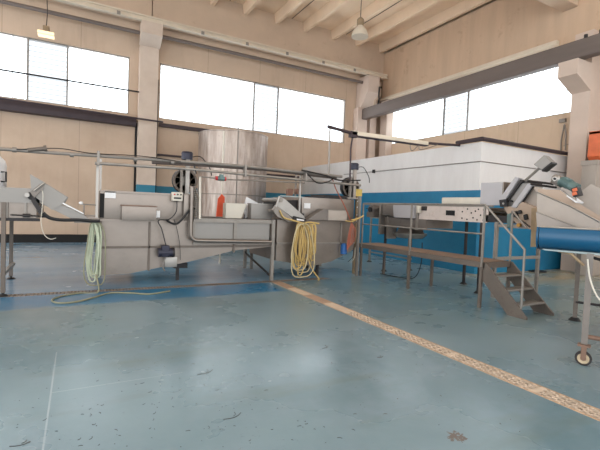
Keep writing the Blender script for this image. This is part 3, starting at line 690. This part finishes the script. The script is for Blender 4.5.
# ------------------------------------------------------------------ overhead pipes
py_ = 7.95
t = thing('overhead_pipe', 'pair of long grey overhead pipes running above both wash tanks', 'pipe', (2.5, py_, 2.3))
MB().tube([(-3.0, py_, 2.35), (-.6, py_, 2.36), (1.5, py_, 2.41), (3.0, py_, 2.43), (5.4, py_, 2.39)], .03, 10).build('main_pipe', m_galv, t)
MB().tube([(1.2, py_+.1, 2.37), (2.2, py_+.1, 2.40), (3.6, py_+.1, 2.42), (5.3, py_+.1, 2.37)], .045, 10).build('main_pipe', m_girder, t)
MB().tube([(.25, py_, 2.25), (1.9, py_, 2.28), (3.3, py_, 2.26), (5.95, py_, 2.22)], .028, 10).build('lower_pipe', m_steelb, t)
MB().tube([(2.1, py_-.03, 2.15), (2.6, py_-.03, 2.13), (3.2, py_-.03, 2.15), (4.4, py_-.03, 2.18)], .014, 8).build('branch_pipe', m_galv, t)
for x in (.3, 3.0, 4.42): MB().box(x-.02, x+.02, py_-.06, py_+.06, 2.22, 2.46).build('clamp', m_galv, t)
for x in (-.9, -.1, .9, 1.55): MB().cyl((x-.03, py_, 2.36+.02*(x > 0)), (x+.03, py_, 2.36+.02*(x > 0)), .042, seg=12).build('coupling', m_galv, t)
v = MB().cyl((2.42, py_-.03, 2.14), (2.56, py_-.03, 2.14), .045, seg=12).box(2.46, 2.53, py_-.08, py_+.0, 2.12, 2.22).build('valve', m_green, t)
MB().cyl((2.38, py_-.03, 2.14), (2.42, py_-.03, 2.14), .04, seg=12).cyl((2.56, py_-.03, 2.14), (2.59, py_-.03, 2.14), .04, seg=12).build('flange', m_red, v)
g = MB(); g.tube(bez([(-.9, py_-.03, 2.36), (-.3, py_-.04, 2.44), (.2, py_-.04, 2.41), (1.0, py_-.04, 2.44), (1.7, py_-.04, 2.40)]), .008, 5); g.build('cable', m_dark, t); g = MB()
g.tube(bez([(4.4, py_-.05, 2.42), (4.7, py_-.06, 2.2), (5.0, py_-.06, 2.25), (5.15, py_-.05, 2.35)]), .014, 6); g.build('cable', m_dark, t); g = MB(); g.tube(bez([(4.3, py_-.05, 2.45), (4.9, py_-.06, 2.38), (5.3, py_-.06, 2.30), (5.9, py_-.05, 2.34)]), .018, 6)
g.build('cable', m_dark, t)
MB().cyl((-.72, py_-.02, 2.37), (-.5, py_-.02, 2.42), .035, seg=10).cyl((-.5, py_-.02, 2.42), (-.46, py_-.02, 2.43), .05, seg=10).build('pipe_fitting', m_galvd, t)
MB().tube([(2.09, py_+.02, 2.15), (2.11, py_+.02, 1.33)], .022, 8).build('drop_pipe', m_cream, t)
MB().tube([(1.95, py_, 2.4), (2.0, py_-.02, 2.2)], .012, 6).build('drop_pipe', m_dark, t)

# cable tray from the tank to the building roof
t = thing('cable_tray', 'overhead cable tray with cream cover from the right tank to the white room', 'cable tray', (7, 8.1, 3.4))
MB().tube([(5.05, 8.1, 3.53), (5.75, 8.1, 3.46)], .04, 8).build('dark_conduit', m_blackpipe, t); MB().tube([(8.1, 8.1, 3.49), (9.57, 8.2, 3.60)], .035, 8).build('dark_conduit', m_blackpipe, t)
MB().obox((6.95, 8.1, 3.475), (1, 0, .01), (0, 1, 0), (2.5, .12, .10), .01).build('cover', m_rail, t); MB().obox((6.95, 8.1, 3.41), (1, 0, .01), (0, 1, 0), (2.5, .13, .025)).build('tray_base', m_blackpipe, t)
MB().tube([(5.11, 8.1, 3.53), (5.13, 8.1, 2.34)], .022, 8).build('drop_pipe', m_galv, t); MB().tube([(5.77, 8.1, 3.45), (5.72, 8.1, 3.1), (5.74, 8.1, 2.3)], .02, 8).build('drop_pipe', m_blackpipe, t)
g = MB().box(5.68, 5.86, 8.04, 8.16, 3.36, 3.5).build('corner_box', m_blackpipe, t)
MB().tube(bez([(7.6, 8.1, 3.4), (7.65, 8.1, 3.25), (7.75, 8.1, 3.28), (7.9, 8.1, 3.4), (7.95, 8.1, 3.3), (8.2, 8.1, 3.36), (8.6, 8.1, 3.5)]), .012, 5).build('cable', m_galv, t)

# ------------------------------------------------------------------ left belt conveyor
t = thing('belt_conveyor', 'grey belt conveyor with tilted end chute at the left edge', 'conveyor', (-1.5, 8.8, 0))
cy0, cy1 = 8.02, 9.7
MB().box(-3.5, -.62, cy0, cy0+.04, 1.52, 1.76).build('side_panel', m_grey, t); MB().box(-3.5, -.62, cy1-.04, cy1, 1.52, 1.76).build('side_panel', m_grey, t)
MB().box(-3.5, -.66, cy0+.04, cy1-.04, 1.68, 1.70).build('belt', m_black, t)
MB().box(-3.5, -.55, cy0+.01, cy0+.06, 1.22, 1.27).build('lower_rail', m_dark, t); MB().box(-3.5, -.55, cy1-.06, cy1, 1.22, 1.27).build('lower_rail', m_dark, t)
MB().box(-3.5, -.60, cy0+.04, cy1-.04, 1.27, 1.52).build('under_tray', m_steel, t)
for x in (-.75, -1.0): MB().box(x-.015, x+.015, cy0+.0, cy0+.04, 1.27, 1.52).build('stay', m_galv, t)
for x, y in ((-1.04, cy0+.0), (-1.13, cy1), (-3.2, cy0), (-3.2, cy1)):
    o = MB().box(x-.03, x+.03, y-.03, y+.03, .06, 1.52).build('leg', m_galvd, t)
    MB().cyl((x, y, .02), (x, y, .1), .02, seg=10).cyl((x, y, 0), (x, y, .03), .08, .05, seg=16).build('foot_pad', m_black, o)
MB().box(-1.12, -1.06, cy0, cy1, .28, .33).build('brace', m_galv, t)
MB().cyl((-.66, cy0-.02, 1.64), (-.66, cy1+.02, 1.64), .07, seg=18).build('end_roller', m_dark, t)
MB().tube([(-.95, cy0-.03, 1.32), (-.55, cy0-.03, 1.31)], .012, 6).cyl((-.78, cy0-.06, 1.315), (-.68, cy0-.06, 1.315), .03, seg=10).build('tension_rod', m_dark, t)
P_ = [at(px, py, Y=cy0-.03) for px, py in ((30, 174), (67, 197), (63, 204), (52, 210), (34, 196), (31, 188))]
MB().prism(P_, (0, .03, 0)).build('side_plate', m_grey, t)
P_ = [v+Vector((0, 1.2, 0)) for v in P_]; MB().prism(P_, (0, .03, 0)).build('side_plate', m_grey, t)
P_ = [at(px, py, Y=cy0-.01) for px, py in ((38, 190), (60, 204), (84, 215), (90, 220), (72, 219), (40, 203))]
MB().prism(P_, (0, 1.18, 0)).build('trough', m_teal if 0 else m_grey, t)
P_ = [at(px, py, Y=cy0-.05) for px, py in ((63, 202.5), (84, 213.3), (83.5, 214.3), (62.5, 203.8))]
MB().prism(P_, (0, .03, 0)).build('edge_strip', m_white, t)
q = [at(px, py, Y=cy0-.06) for px, py in ((30, 192), (40, 184), (44, 188), (34, 198))]
MB().prism(q, (0, .05, 0)).build('bearing_plate', m_steeld, t)
q = [at(px, py, Y=cy0-.09) for px, py in ((33, 196), (42, 210), (40, 215), (31, 201))]
MB().prism(q, (0, .03, 0)).build('bracket', m_dark, t)
c0 = at(27, 195, Y=cy0-.1); MB().cyl(c0, c0+Vector((0, .1, 0)), .035, seg=14).build('shaft_end', m_steelb, t)
q = [at(px, py, Y=cy0-.08) for px, py in ((34, 191), (43, 184), (45, 183))]; MB().tube(q, .014, 6).build('lever', m_steelb, t)
MB().tube(bez([at(px, py, Y=cy0-.12) for px, py in ((42, 190), (43, 196), (42, 210), (41, 222), (44, 234), (50, 239), (56, 238))]), .006, 6).build('cable', m_cream, t)
MB().tube(bez([at(px, py, Y=cy0-.06) for px, py in ((43, 213), (50, 218), (62, 220), (78, 220), (92, 221), (100, 221))]), .028, 8).build('flexible_duct', m_black, t)
MB().box(-.05, .34, cy0+.1, cy1, 1.20, 1.30).build('transfer_tray', m_steel, t)

MB().tube([at(px, py, Y=cy0+.1) for px, py in ((81, 204), (96, 205))], .014, 6).tube([at(84, 204, Y=cy0+.1), at(84, 219, Y=cy0+.1)], .014, 6).build('hand_lever', m_galv, t)
MB().lathe([(.0, -.03), (.03, -.02), (.035, 0), (.03, .02), (0, .03)], at(81, 203, Y=cy0+.1), seg=14).build('lever_knob', m_white, t)
t = thing('white_drum', 'white plastic drum with a black handle at the left picture edge', 'drum', (-1.45, 8.5, 1.7))
MB().lathe([(.32, 0), (.34, .03), (.34, .44), (.32, .52), (.24, .60), (.08, .62)], (-1.42, 8.6, 1.70), seg=36).build('body', m_white, t)
MB().tube([(-1.13, 8.42, 1.86), (-1.06, 8.38, 1.86), (-1.06, 8.38, 2.02), (-1.13, 8.42, 2.02)], .014, 6).build('handle', m_black, t)

# ------------------------------------------------------------------ platform with stair
PX0, PX1 = 6.2, 6.95
t = thing('work_platform', 'grey steel walkway platform with railing and three-step stair', 'platform', (6.6, 6.3, 0))
MB().box(PX0, PX1, 4.66, 8.35, .775, .80).build('deck', m_deck, t)
MB().box(PX0-.01, PX0+.03, 4.66, 8.35, .70, .80).box(PX1-.03, PX1+.01, 4.66, 8.35, .70, .80).box(PX0, PX1, 4.64, 4.68, .70, .80).box(PX0, PX1, 8.33, 8.37, .70, .80).build('deck_frame', m_galvd, t)
g = MB(); y = 4.72
while y < 8.3: g.box(PX0+.03, PX1-.03, y, y+.008, .80, .806); y += .06
g.build('tread_ribs', m_deck, t, False)
for y in (4.69, 6.45, 8.12):
    MB().box(PX0-.03, PX0+.015, y-.025, y+.025, 0, .72).build('leg', m_galvd, t)
    MB().box(PX0-.024, PX0+.008, y-.016, y+.016, .72, 1.80).build('railing_post', m_galv, t)
for y in (4.69, 6.53, 8.15): MB().box(PX1-.02, PX1+.03, y-.025, y+.025, 0, .72).build('leg', m_galvd, t)
MB().tube([(PX0-.01, 8.12, 1.80), (PX0-.01, 4.69, 1.80)], .016, 8).build('top_rail', m_galv, t)
MB().tube([(PX0-.01, 8.12, 1.29), (PX0-.01, 4.69, 1.29)], .015, 8).build('middle_rail', m_galv, t)
MB().box(PX1-.01, PX1+.02, 4.67, 4.70, .80, 1.72).build('railing_post', m_galv, t)
g = MB(); g.tube([(PX0-.01, 4.69, 1.80), (PX0-.01, 3.93, 1.10), (PX0-.01, 3.93, .16)], .02, 8); g.build('stair_handrail', m_galv, t)
g = MB(); g.tube([(PX1, 4.69, 1.72), (PX1, 4.4, 1.42)], .018, 8); g.build('stair_handrail', m_galv, t)
for x in (PX0, PX1-.03):
    MB().prism([(x, 4.70, .80), (x, 4.70, .52), (x, 4.16, 0.0), (x, 3.84, 0.0), (x, 3.84, .04), (x, 4.62, .80)], (.03, 0, 0)).build('stringer', m_galvd, t)
for i, (y, z) in enumerate(((4.52, .60), (4.30, .40), (4.08, .20))):
    MB().box(PX0+.03, PX1-.03, y-.10, y+.10, z-.03, z, .005).build('step', m_galv, t)
# tan post with yellow box at the platform's far end
t = thing('yellow_tag_post', 'tan post with small yellow box beside the far end of the platform', 'post', (6.3, 8.5, 0))
MB().box(6.22, 6.28, 8.45, 8.51, 0, 2.02).build('post', m_tan, t); MB().box(6.12, 6.36, 8.42, 8.45, 1.98, 2.16).build('yellow_box', m_yellow, t)
for z in (1.35, 1.5, 1.7, 1.85): MB().cyl((6.25, 8.42, z), (6.25, 8.45, z), .018, seg=8).build('bolt', m_white, t)

# ------------------------------------------------------------------ sorting conveyor behind the platform
t = thing('sorting_conveyor', 'long stainless sorting conveyor with perforated side panel behind the platform', 'conveyor', (7.8, 7, 0))
SX = 7.3
p = MB().box(SX, SX+.03, 5.45, 7.35, 1.47, 1.80); p.build('side_panel', m_panel, t)
MB().box(SX-.01, SX+.04, 5.35, 9.5, 1.79, 1.825).build('top_edge', m_galv, t)
MB().box(8.22, 8.25, 5.45, 9.5, 1.47, 1.80).build('side_panel', m_steel, t)
MB().box(SX+.04, 8.22, 5.4, 9.5, 1.68, 1.70).build('belt', m_black, t)
MB().box(SX-.012, SX, 6.28, 6.52, 1.59, 1.70).build('opening', m_void, t)
g = MB()
for (y, z) in [(5.95, 1.52), (5.95, 1.74), (5.85, 1.66), (5.8, 1.56), (5.75, 1.70), (5.7, 1.52), (5.62, 1.62), (5.55, 1.73), (5.55, 1.52), (6.08, 1.68), (6.08, 1.54), (5.68, 1.74)]:
    g.cyl((SX-.006, y, z), (SX, y, z), .018, seg=8)
g.build('bolt_hole', m_void, t)
MB().box(SX+.01, SX+.35, 5.62, 6.68, 1.825, 1.99, .02).box(SX, SX+.01, 6.17, 6.18, 1.825, 1.98).build('guard_cover', m_cream, t)
MB().prism([(SX-.1, 7.45, 1.48), (SX-.1, 8.15, 1.48), (SX-.1, 8.2, 1.80), (SX-.1, 7.42, 1.80)], (.4, 0, 0), .01).build('outlet_hopper', m_pale, t)
MB().box(SX-.02, SX+.3, 7.36, 7.44, 1.2, 1.82).build('upright', m_galv, t)
MB().box(SX-.06, SX+.9, 8.2, 8.65, 1.52, 1.80, .01).build('gearbox_cover', m_steeld, t)
MB().box(SX, SX+.9, 7.1, 8.6, 1.26, 1.47).build('under_frame', m_steeld, t)
MB().box(SX-.09, SX, 7.26, 7.36, 1.62, 1.79, .01).build('drive_box', m_cream, t); MB().box(SX-.05, SX-.002, 7.1, 7.24, 1.68, 1.78, .01).build('bearing', m_dark, t)
MB().cyl((SX-.1, 9.1, 1.66), (SX+.3, 9.1, 1.66), .13, seg=20).box(SX-.12, SX+.1, 8.95, 9.25, 1.45, 1.6).build('drive_motor', m_steeld, t)
MB().cyl((SX-.14, 9.1, 1.66), (SX-.1, 9.1, 1.66), .07, seg=14).build('shaft_end', m_black, t)
MB().box(SX-.05, SX+.3, 8.72, 8.8, 1.0, 1.82).box(SX-.02, SX+.3, 8.45, 8.5, .9, 1.5).build('upright', m_galv, t)
MB().lathe([(.0, 0), (.34, .01), (.42, .09), (.44, .10), (.43, .06), (.33, -.03), (0, -.04)], (SX+.45, 8.1, .98), seg=32).build('catch_pan', m_steelb, t)
MB().cyl((SX+.45, 8.1, 0), (SX+.45, 8.1, .96), .04, seg=12).prism([(SX+.2, 7.8, 1.02), (SX+.2, 8.4, 1.02), (SX+.2, 8.2, 1.26), (SX+.2, 7.95, 1.26)], (.5, 0, 0)).build('funnel', m_steel, t)
for x, y in ((8.23, 10.35), (8.23, 8.55), (7.95, 6.48), (SX+.05, 8.6), (SX+.03, 5.6)):
    o = MB().box(x-.025, x+.025, y-.025, y+.025, .04, 1.5).build('leg', m_dark if y != 10.35 else m_galv, t)
    MB().cyl((x, y, 0), (x, y, .04), .09, .05, seg=14).build('foot_pad', m_black, o)
MB().box(8.21, 8.25, 8.5, 10.4, .30, .34).build('brace', m_galv, t)
MB().box(8.2, 8.25, 9.45, 10.4, 1.40, 1.5).build('brace', m_galv, t)
MB().tube(bez([(7.4, 7.3, .9), (7.35, 7.25, .4), (7.2, 7.3, .05), (7.0, 7.6, .015), (6.9, 8.2, .015)]), .012, 6).build('cable', m_black, t)
# upright guard plate
t = thing('guard_plate', 'upright grey sheet guard at the platform stair end of the sorting conveyor', 'guard', (7.3, 5.4, 1.83))
MB().prism([(7.26, 5.62, 1.826), (7.26, 5.12, 1.826), (7.26, 5.10, 2.28), (7.26, 5.62, 2.28)], (.025, 0, 0)).build('plate', m_pale, t)
MB().box(7.25, 7.9, 5.10, 5.13, 1.826, 2.28).build('end_plate', m_steel, t)

# ------------------------------------------------------------------ elevator (tilted) between sorting conveyor and hopper
t = thing('inclined_elevator', 'tilted stainless elevator head on a steel stand at the top of the stair', 'elevator', (7.6, 4.7, 0))
EX = 7.2
def pp(lst, x=EX): return [at(a_, b_, X=x) for a_, b_ in lst]
MB().prism(pp(((496, 203), (515, 177), (519, 178), (501, 206))), (.12, 0, 0), .004).build('side_channel', m_pale, t)
MB().prism(pp(((511, 207), (528, 183), (532, 185), (516, 208))), (.10, 0, 0), .004).build('side_channel', m_pale, t)
MB().prism(pp(((501, 206), (519, 179), (528, 184), (512, 207)), EX+.08), (.5, 0, 0)).build('belt', m_grey, t)
MB().prism(pp(((502.5, 206), (520.5, 180), (522, 181), (504.5, 206)), EX+.04), (.04, 0, 0)).build('seal_strip', m_dark, t)
MB().prism(pp(((516, 208), (532, 185.5), (533.5, 186.5), (518, 208.5)), EX+.04), (.04, 0, 0)).build('seal_strip', m_black, t)
MB().prism(pp(((507, 198), (512, 201), (511, 202), (506.5, 199)), EX+.03), (.04, 0, 0)).build('cross_clip', m_dark, t)
for a_, b_ in ((521, 181),): 
    q = at(a_, b_, X=EX-.01); MB().cyl(q, q+Vector((.62, 0, 0)), .03, seg=12).build('roller', m_dark, t)
MB().prism(pp(((503, 206), (516, 207), (522, 202), (537, 208), (534, 230), (529, 229), (527, 226), (516, 223), (508, 215)), EX+.02), (.10, 0, 0)).build('side_plate', m_wallpanel, t)
MB().prism(pp(((516, 208), (532, 186.5), (541, 197), (538, 209)), EX+.15), (.3, 0, 0)).build('rear_cover', m_greyc, t)
MB().prism(pp(((531.5, 208), (537, 208), (535.5, 247), (530.5, 247)), EX), (.05, 0, 0)).build('end_flange', m_tan, t)
for a_, b_, w_, h_ in ((503, 203, 4, 4), (514, 214, 3, 3), (519, 212, 2, 2), (525, 217, 2, 3)):
    MB().prism(pp(((a_-w_, b_-h_+1), (a_+w_-1, b_-h_), (a_+w_, b_+h_-1), (a_-w_+1, b_+h_)), EX-.04), (.05, 0, 0)).build('bearing', m_black, t)
q = at(503, 203.5, X=EX-.06); MB().cyl(q, q+Vector((.05, 0, 0)), .02, seg=10).build('shaft_end', m_steelb, t)
MB().tube(pp(((511, 214), (522, 221), (530, 227)), EX-.03), .012, 6).build('tie_rod', m_dark, t)
q = at(518, 225, X=EX-.03); MB().cyl(q, q+Vector((.06, 0, 0)), .035, seg=12).build('brass_fitting', m_brass, t)
MB().prism(pp(((507, 214), (511, 213), (511, 226), (507, 228)), EX), (.05, 0, 0)).build('side_box', m_green, t)
MB().prism(pp(((485, 215), (507, 216), (507, 223), (485, 222)), EX+.1), (.3, 0, 0)).build('drive_box', m_dark, t)
for x, y in ((8.75, 5.25), (7.22, 4.36), (7.25, 5.2)):
    MB().box(x-.03, x+.03, y-.03, y+.03, 0, 1.5 if x < 8 else 1.45).build('leg', m_galv, t) if not (x == 7.22) else None
MB().box(7.25, 8.75, 5.2, 5.25, .74, .80).build('stand_rail', m_steelb, t); MB().box(7.25, 8.78, 5.2, 5.26, 1.40, 1.46).box(7.24, 7.29, 4.36, 5.25, 1.40, 1.46).build('stand_rail', m_galv, t)
# gearmotor on two rods
t = thing('gear_motor', 'green geared motor with orange fan grille at the right of the elevator', 'motor', (7.1, 4.0, 2.2))
MB().tube([at(529, 181, X=7.2), at(553, 184, X=7.05)], .02, 8).tube([at(531, 184, X=7.2), at(556, 187.5, X=7.05)], .02, 8).build('support_rod', m_dark, t)
h = at(556, 179, X=7.02)
MB().obox(h+Vector((.08, 0, -.02)), (0, -.85, -.5), (1, 0, 0), (.14, .16, .16), .02).build('gearbox', m_steeld, t)
MB().lathe([(.065, 0), (.07, .02), (.045, .03), (.04, .035), (.0, .035)], h+Vector((-.0, 0, 0)), (-1, 0, 0), 20).build('output_flange', m_steelb, t)
MB().cyl(h+Vector((-.045, 0, 0)), h+Vector((0, 0, 0)), .02, seg=12).build('shaft_end', m_black, t)
m0 = at(561, 181, X=7.08); m1 = at(577, 189, X=7.08); 
MB().cyl(m0, m1, .085, seg=22).obox((m0+m1)/2+Vector((0, .02, .09)), (m1-m0), (1, 0, 0), (.10, .1, .05), .01).build('motor_body', m_green, t)
dd_ = (m1-m0).normalized()
g = MB()
for i in range(7): q = m0+dd_*(.03+i*.022); g.cyl(q, q+dd_*.006, .093, seg=22)
g.build('cooling_fins', m_green, t)
c0 = at(577, 192, X=7.05)
MB().obox(c0, (0, -.3, -.95), (1, 0, 0), (.15, .13, .10), .015).build('fan_cover', m_dark, t)
for k_ in (-.03, .03): MB().obox(c0+Vector((-.055, 0, k_)), (0, -.3, -.95), (1, 0, 0), (.05, .04, .07), .004).build('fan_grille', m_orange, t)
q = pp(((560, 190), (577, 202), (576, 203), (559, 191)), 7.0); MB().prism(q, (.2, 0, 0)).build('mount_plate', m_white, t)
q = pp(((560, 189), (566, 183), (574, 190), (576, 201)), 7.02); MB().prism(q, (.02, 0, 0)).build('mount_plate', m_steel, t)
# flag lamp box on arm
t = thing('control_box', 'tilted grey control box on a slanted arm above the elevator', 'control box', (7.2, 4.4, 2.3))
q = pp(((533.5, 164.5), (544, 155), (551.5, 162), (541.5, 170)), 7.2); MB().prism(q, (.14, 0, 0), .006).build('housing', m_grey, t)
q = pp(((541.5, 170), (551.5, 162), (552, 163.5), (542, 171.5)), 7.19); MB().prism(q, (.16, 0, 0)).build('lid_edge', m_dark, t)
MB().tube([at(525, 181, X=7.26), at(539, 168.5, X=7.26)], .025, 8).build('arm', m_galv, t)

# ------------------------------------------------------------------ blue-sided hopper at the right
A_ = Vector((4.9, 2.37, 0)); D_ = Vector((-.41, .91, 0)).normalized(); N_ = Vector((.91, .41, 0)).normalized()
def H(s_, o_, z_): return A_+D_*s_+N_*o_+Vector((0, 0, z_))
t = thing('feed_hopper', 'wide feed hopper with glossy blue belly standing on legs at the right edge', 'hopper', tuple(H(-.3, 1.2, 0)))
S0, S1 = .49, -1.9
prof = [(0, 1.50), (-.03, 1.46), (-.05, 1.40), (-.04, 1.34), (0, 1.285), (.08, 1.25), (.3, 1.22), (2.1, 1.20), (2.3, 1.24), (2.4, 1.48), (2.36, 1.48), (2.27, 1.27), (2.1, 1.24), (.3, 1.26), (.1, 1.30), (.03, 1.36), (.02, 1.44), (.04, 1.5)]
MB().prism([H(S0, o_, z_) for o_, z_ in prof], D_*(S1-S0)).build('blue_belly', m_blue, t)
MB().prism([H(S0+.01, o_, z_) for o_, z_ in prof[:10]], D_*.02).build('end_panel', m_blue, t)
MB().tube([H(S0, 0, 1.505), H(S1, 0, 1.505)], .012, 8).build('rim', m_steelb, t)
MB().prism([H(S0-.03, .02, 1.25), H(S1, .02, 1.25), H(S1, .02, 1.20), H(S0-.06, .02, 1.235)], N_*.05).build('lower_rail', m_teal, t)
def HS(px, py, o_):
    v = at(px, py, off=o_); return H((v-A_).dot(D_), o_, v.z)
pz = [HS(537, 227, 2.36), HS(537, 192, 2.36), HS(570, 206, 2.36), HS(600, 222, 2.36), HS(614, 231, 2.36)]
MB().prism(pz, N_*.02).build('back_panel', m_greyc, t)
MB().tube(pz[1:4], .013, 6).build('panel_edge', m_steelb, t)
MB().prism([HS(538, 189, 2.5), HS(560, 190, 2.5), HS(578, 203, 2.5), HS(600, 216, 2.5), HS(600, 224, 2.5), HS(570, 209, 2.5), HS(538, 196, 2.5)], N_*.02).build('upper_cover', m_tan if 0 else m_wallpanel, t)
lz = [HS(537, 212, 2.2), HS(577, 227, 2.2)]; MB().tube(lz, .01, 6).build('panel_fold', m_steelb, t)
MB().prism([HS(536, 212, 2.2), HS(577, 227.5, 2.2), HS(537, 227.5, 2.2)], N_*.01).build('fold_panel', m_steel, t)
# legs
for s_, o_, cast in ((0.0, .03, True), (.21, 2.38, False), (-1.7, .03, True), (-1.7, 2.38, False)):
    b = H(s_, o_, 0)
    if cast:
        o = MB().obox(b+Vector((0, 0, .74)), D_, N_, (.06, .05, 1.00)).build('leg', m_steeld, t)
        MB().lathe([(.055, -.02), (.076, -.02), (.08, -.012), (.08, .012), (.076, .02), (.055, .02)], b+Vector((0, 0, .08)), N_, 28).build('caster_wheel', m_dark, o)
        MB().lathe([(.0, -.024), (.056, -.024), (.058, .0), (.056, .024), (.0, .024)], b+Vector((0, 0, .08)), N_, 28).build('wheel_hub', m_caster, o)
        MB().lathe([(.0, -.03), (.028, -.03), (.028, .03), (.0, .03)], b+Vector((0, 0, .085)), N_, 14).build('axle', m_rust, o)
        MB().obox(b+N_*.04+Vector((0, 0, .15)), D_, N_, (.05, .008, .16)).obox(b-N_*.04+Vector((0, 0, .15)), D_, N_, (.05, .008, .16)).obox(b+Vector((0, 0, .225)), D_, N_, (.12, .10, .02)).build('caster_fork', m_rust, o)
    else:
        o = MB().obox(b+Vector((0, 0, .63)), D_, N_, (.06, .06, 1.18)).build('leg', m_galvd, t)
        MB().cyl(b, b+Vector((0, 0, .05)), .09, .05, seg=16).build('foot_pad', m_black, o)
MB().tube([H(0, .05, .32), H(-1.7, .05, .32)], .025, 8).build('brace', m_rust, t)
MB().tube([H(.21, 2.36, .30), H(-1.7, 2.36, .30)], .02, 8).build('brace', m_dark, t)
MB().tube([H(.30, .05, 1.24), H(.18, .05, 1.22), H(.05, .04, 1.10)], .016, 6).build('bracket_arm', m_tan, t)
MB().tube([H(.0, .08, 1.20), H(-1.3, .6, .8)], .018, 6).build('brace', m_dark, t)
MB().tube(bez([H(.02, -.03, 1.18), H(-.02, -.04, .95), H(-.12, -.05, .75), H(-.35, -.05, .60), H(-.7, -.04, .55)]), .009, 6).build('cable', m_cream, t)
t = thing('tall_side_sheet', 'pale grey upright sheet metal sheet at right edge behind the hopper', 'panel', tuple(H(-.4, 2.7, 0)))
q = [at(a_, b_, off=2.75) for a_, b_ in ((591, 184), (604, 190), (640, 210))]
sl = lambda v: (v-A_).dot(D_)
s_a, s_b, s_c = sl(q[0]), sl(q[1]), sl(q[2])
MB().prism([H(s_a+.22, 2.75, 1.2), H(s_a+.22, 2.75, q[0].z-.22), H(s_a, 2.75, q[0].z), H(s_b, 2.75, q[1].z), H(s_c, 2.75, q[2].z), H(s_c, 2.75, 1.2)], N_*.02).build('sheet', m_greyc, t)
for s_ in (s_a+.1, s_c+.05): MB().obox(H(s_, 2.79, .95), D_, N_, (.04, .04, 1.9)).build('support', m_galv, t)
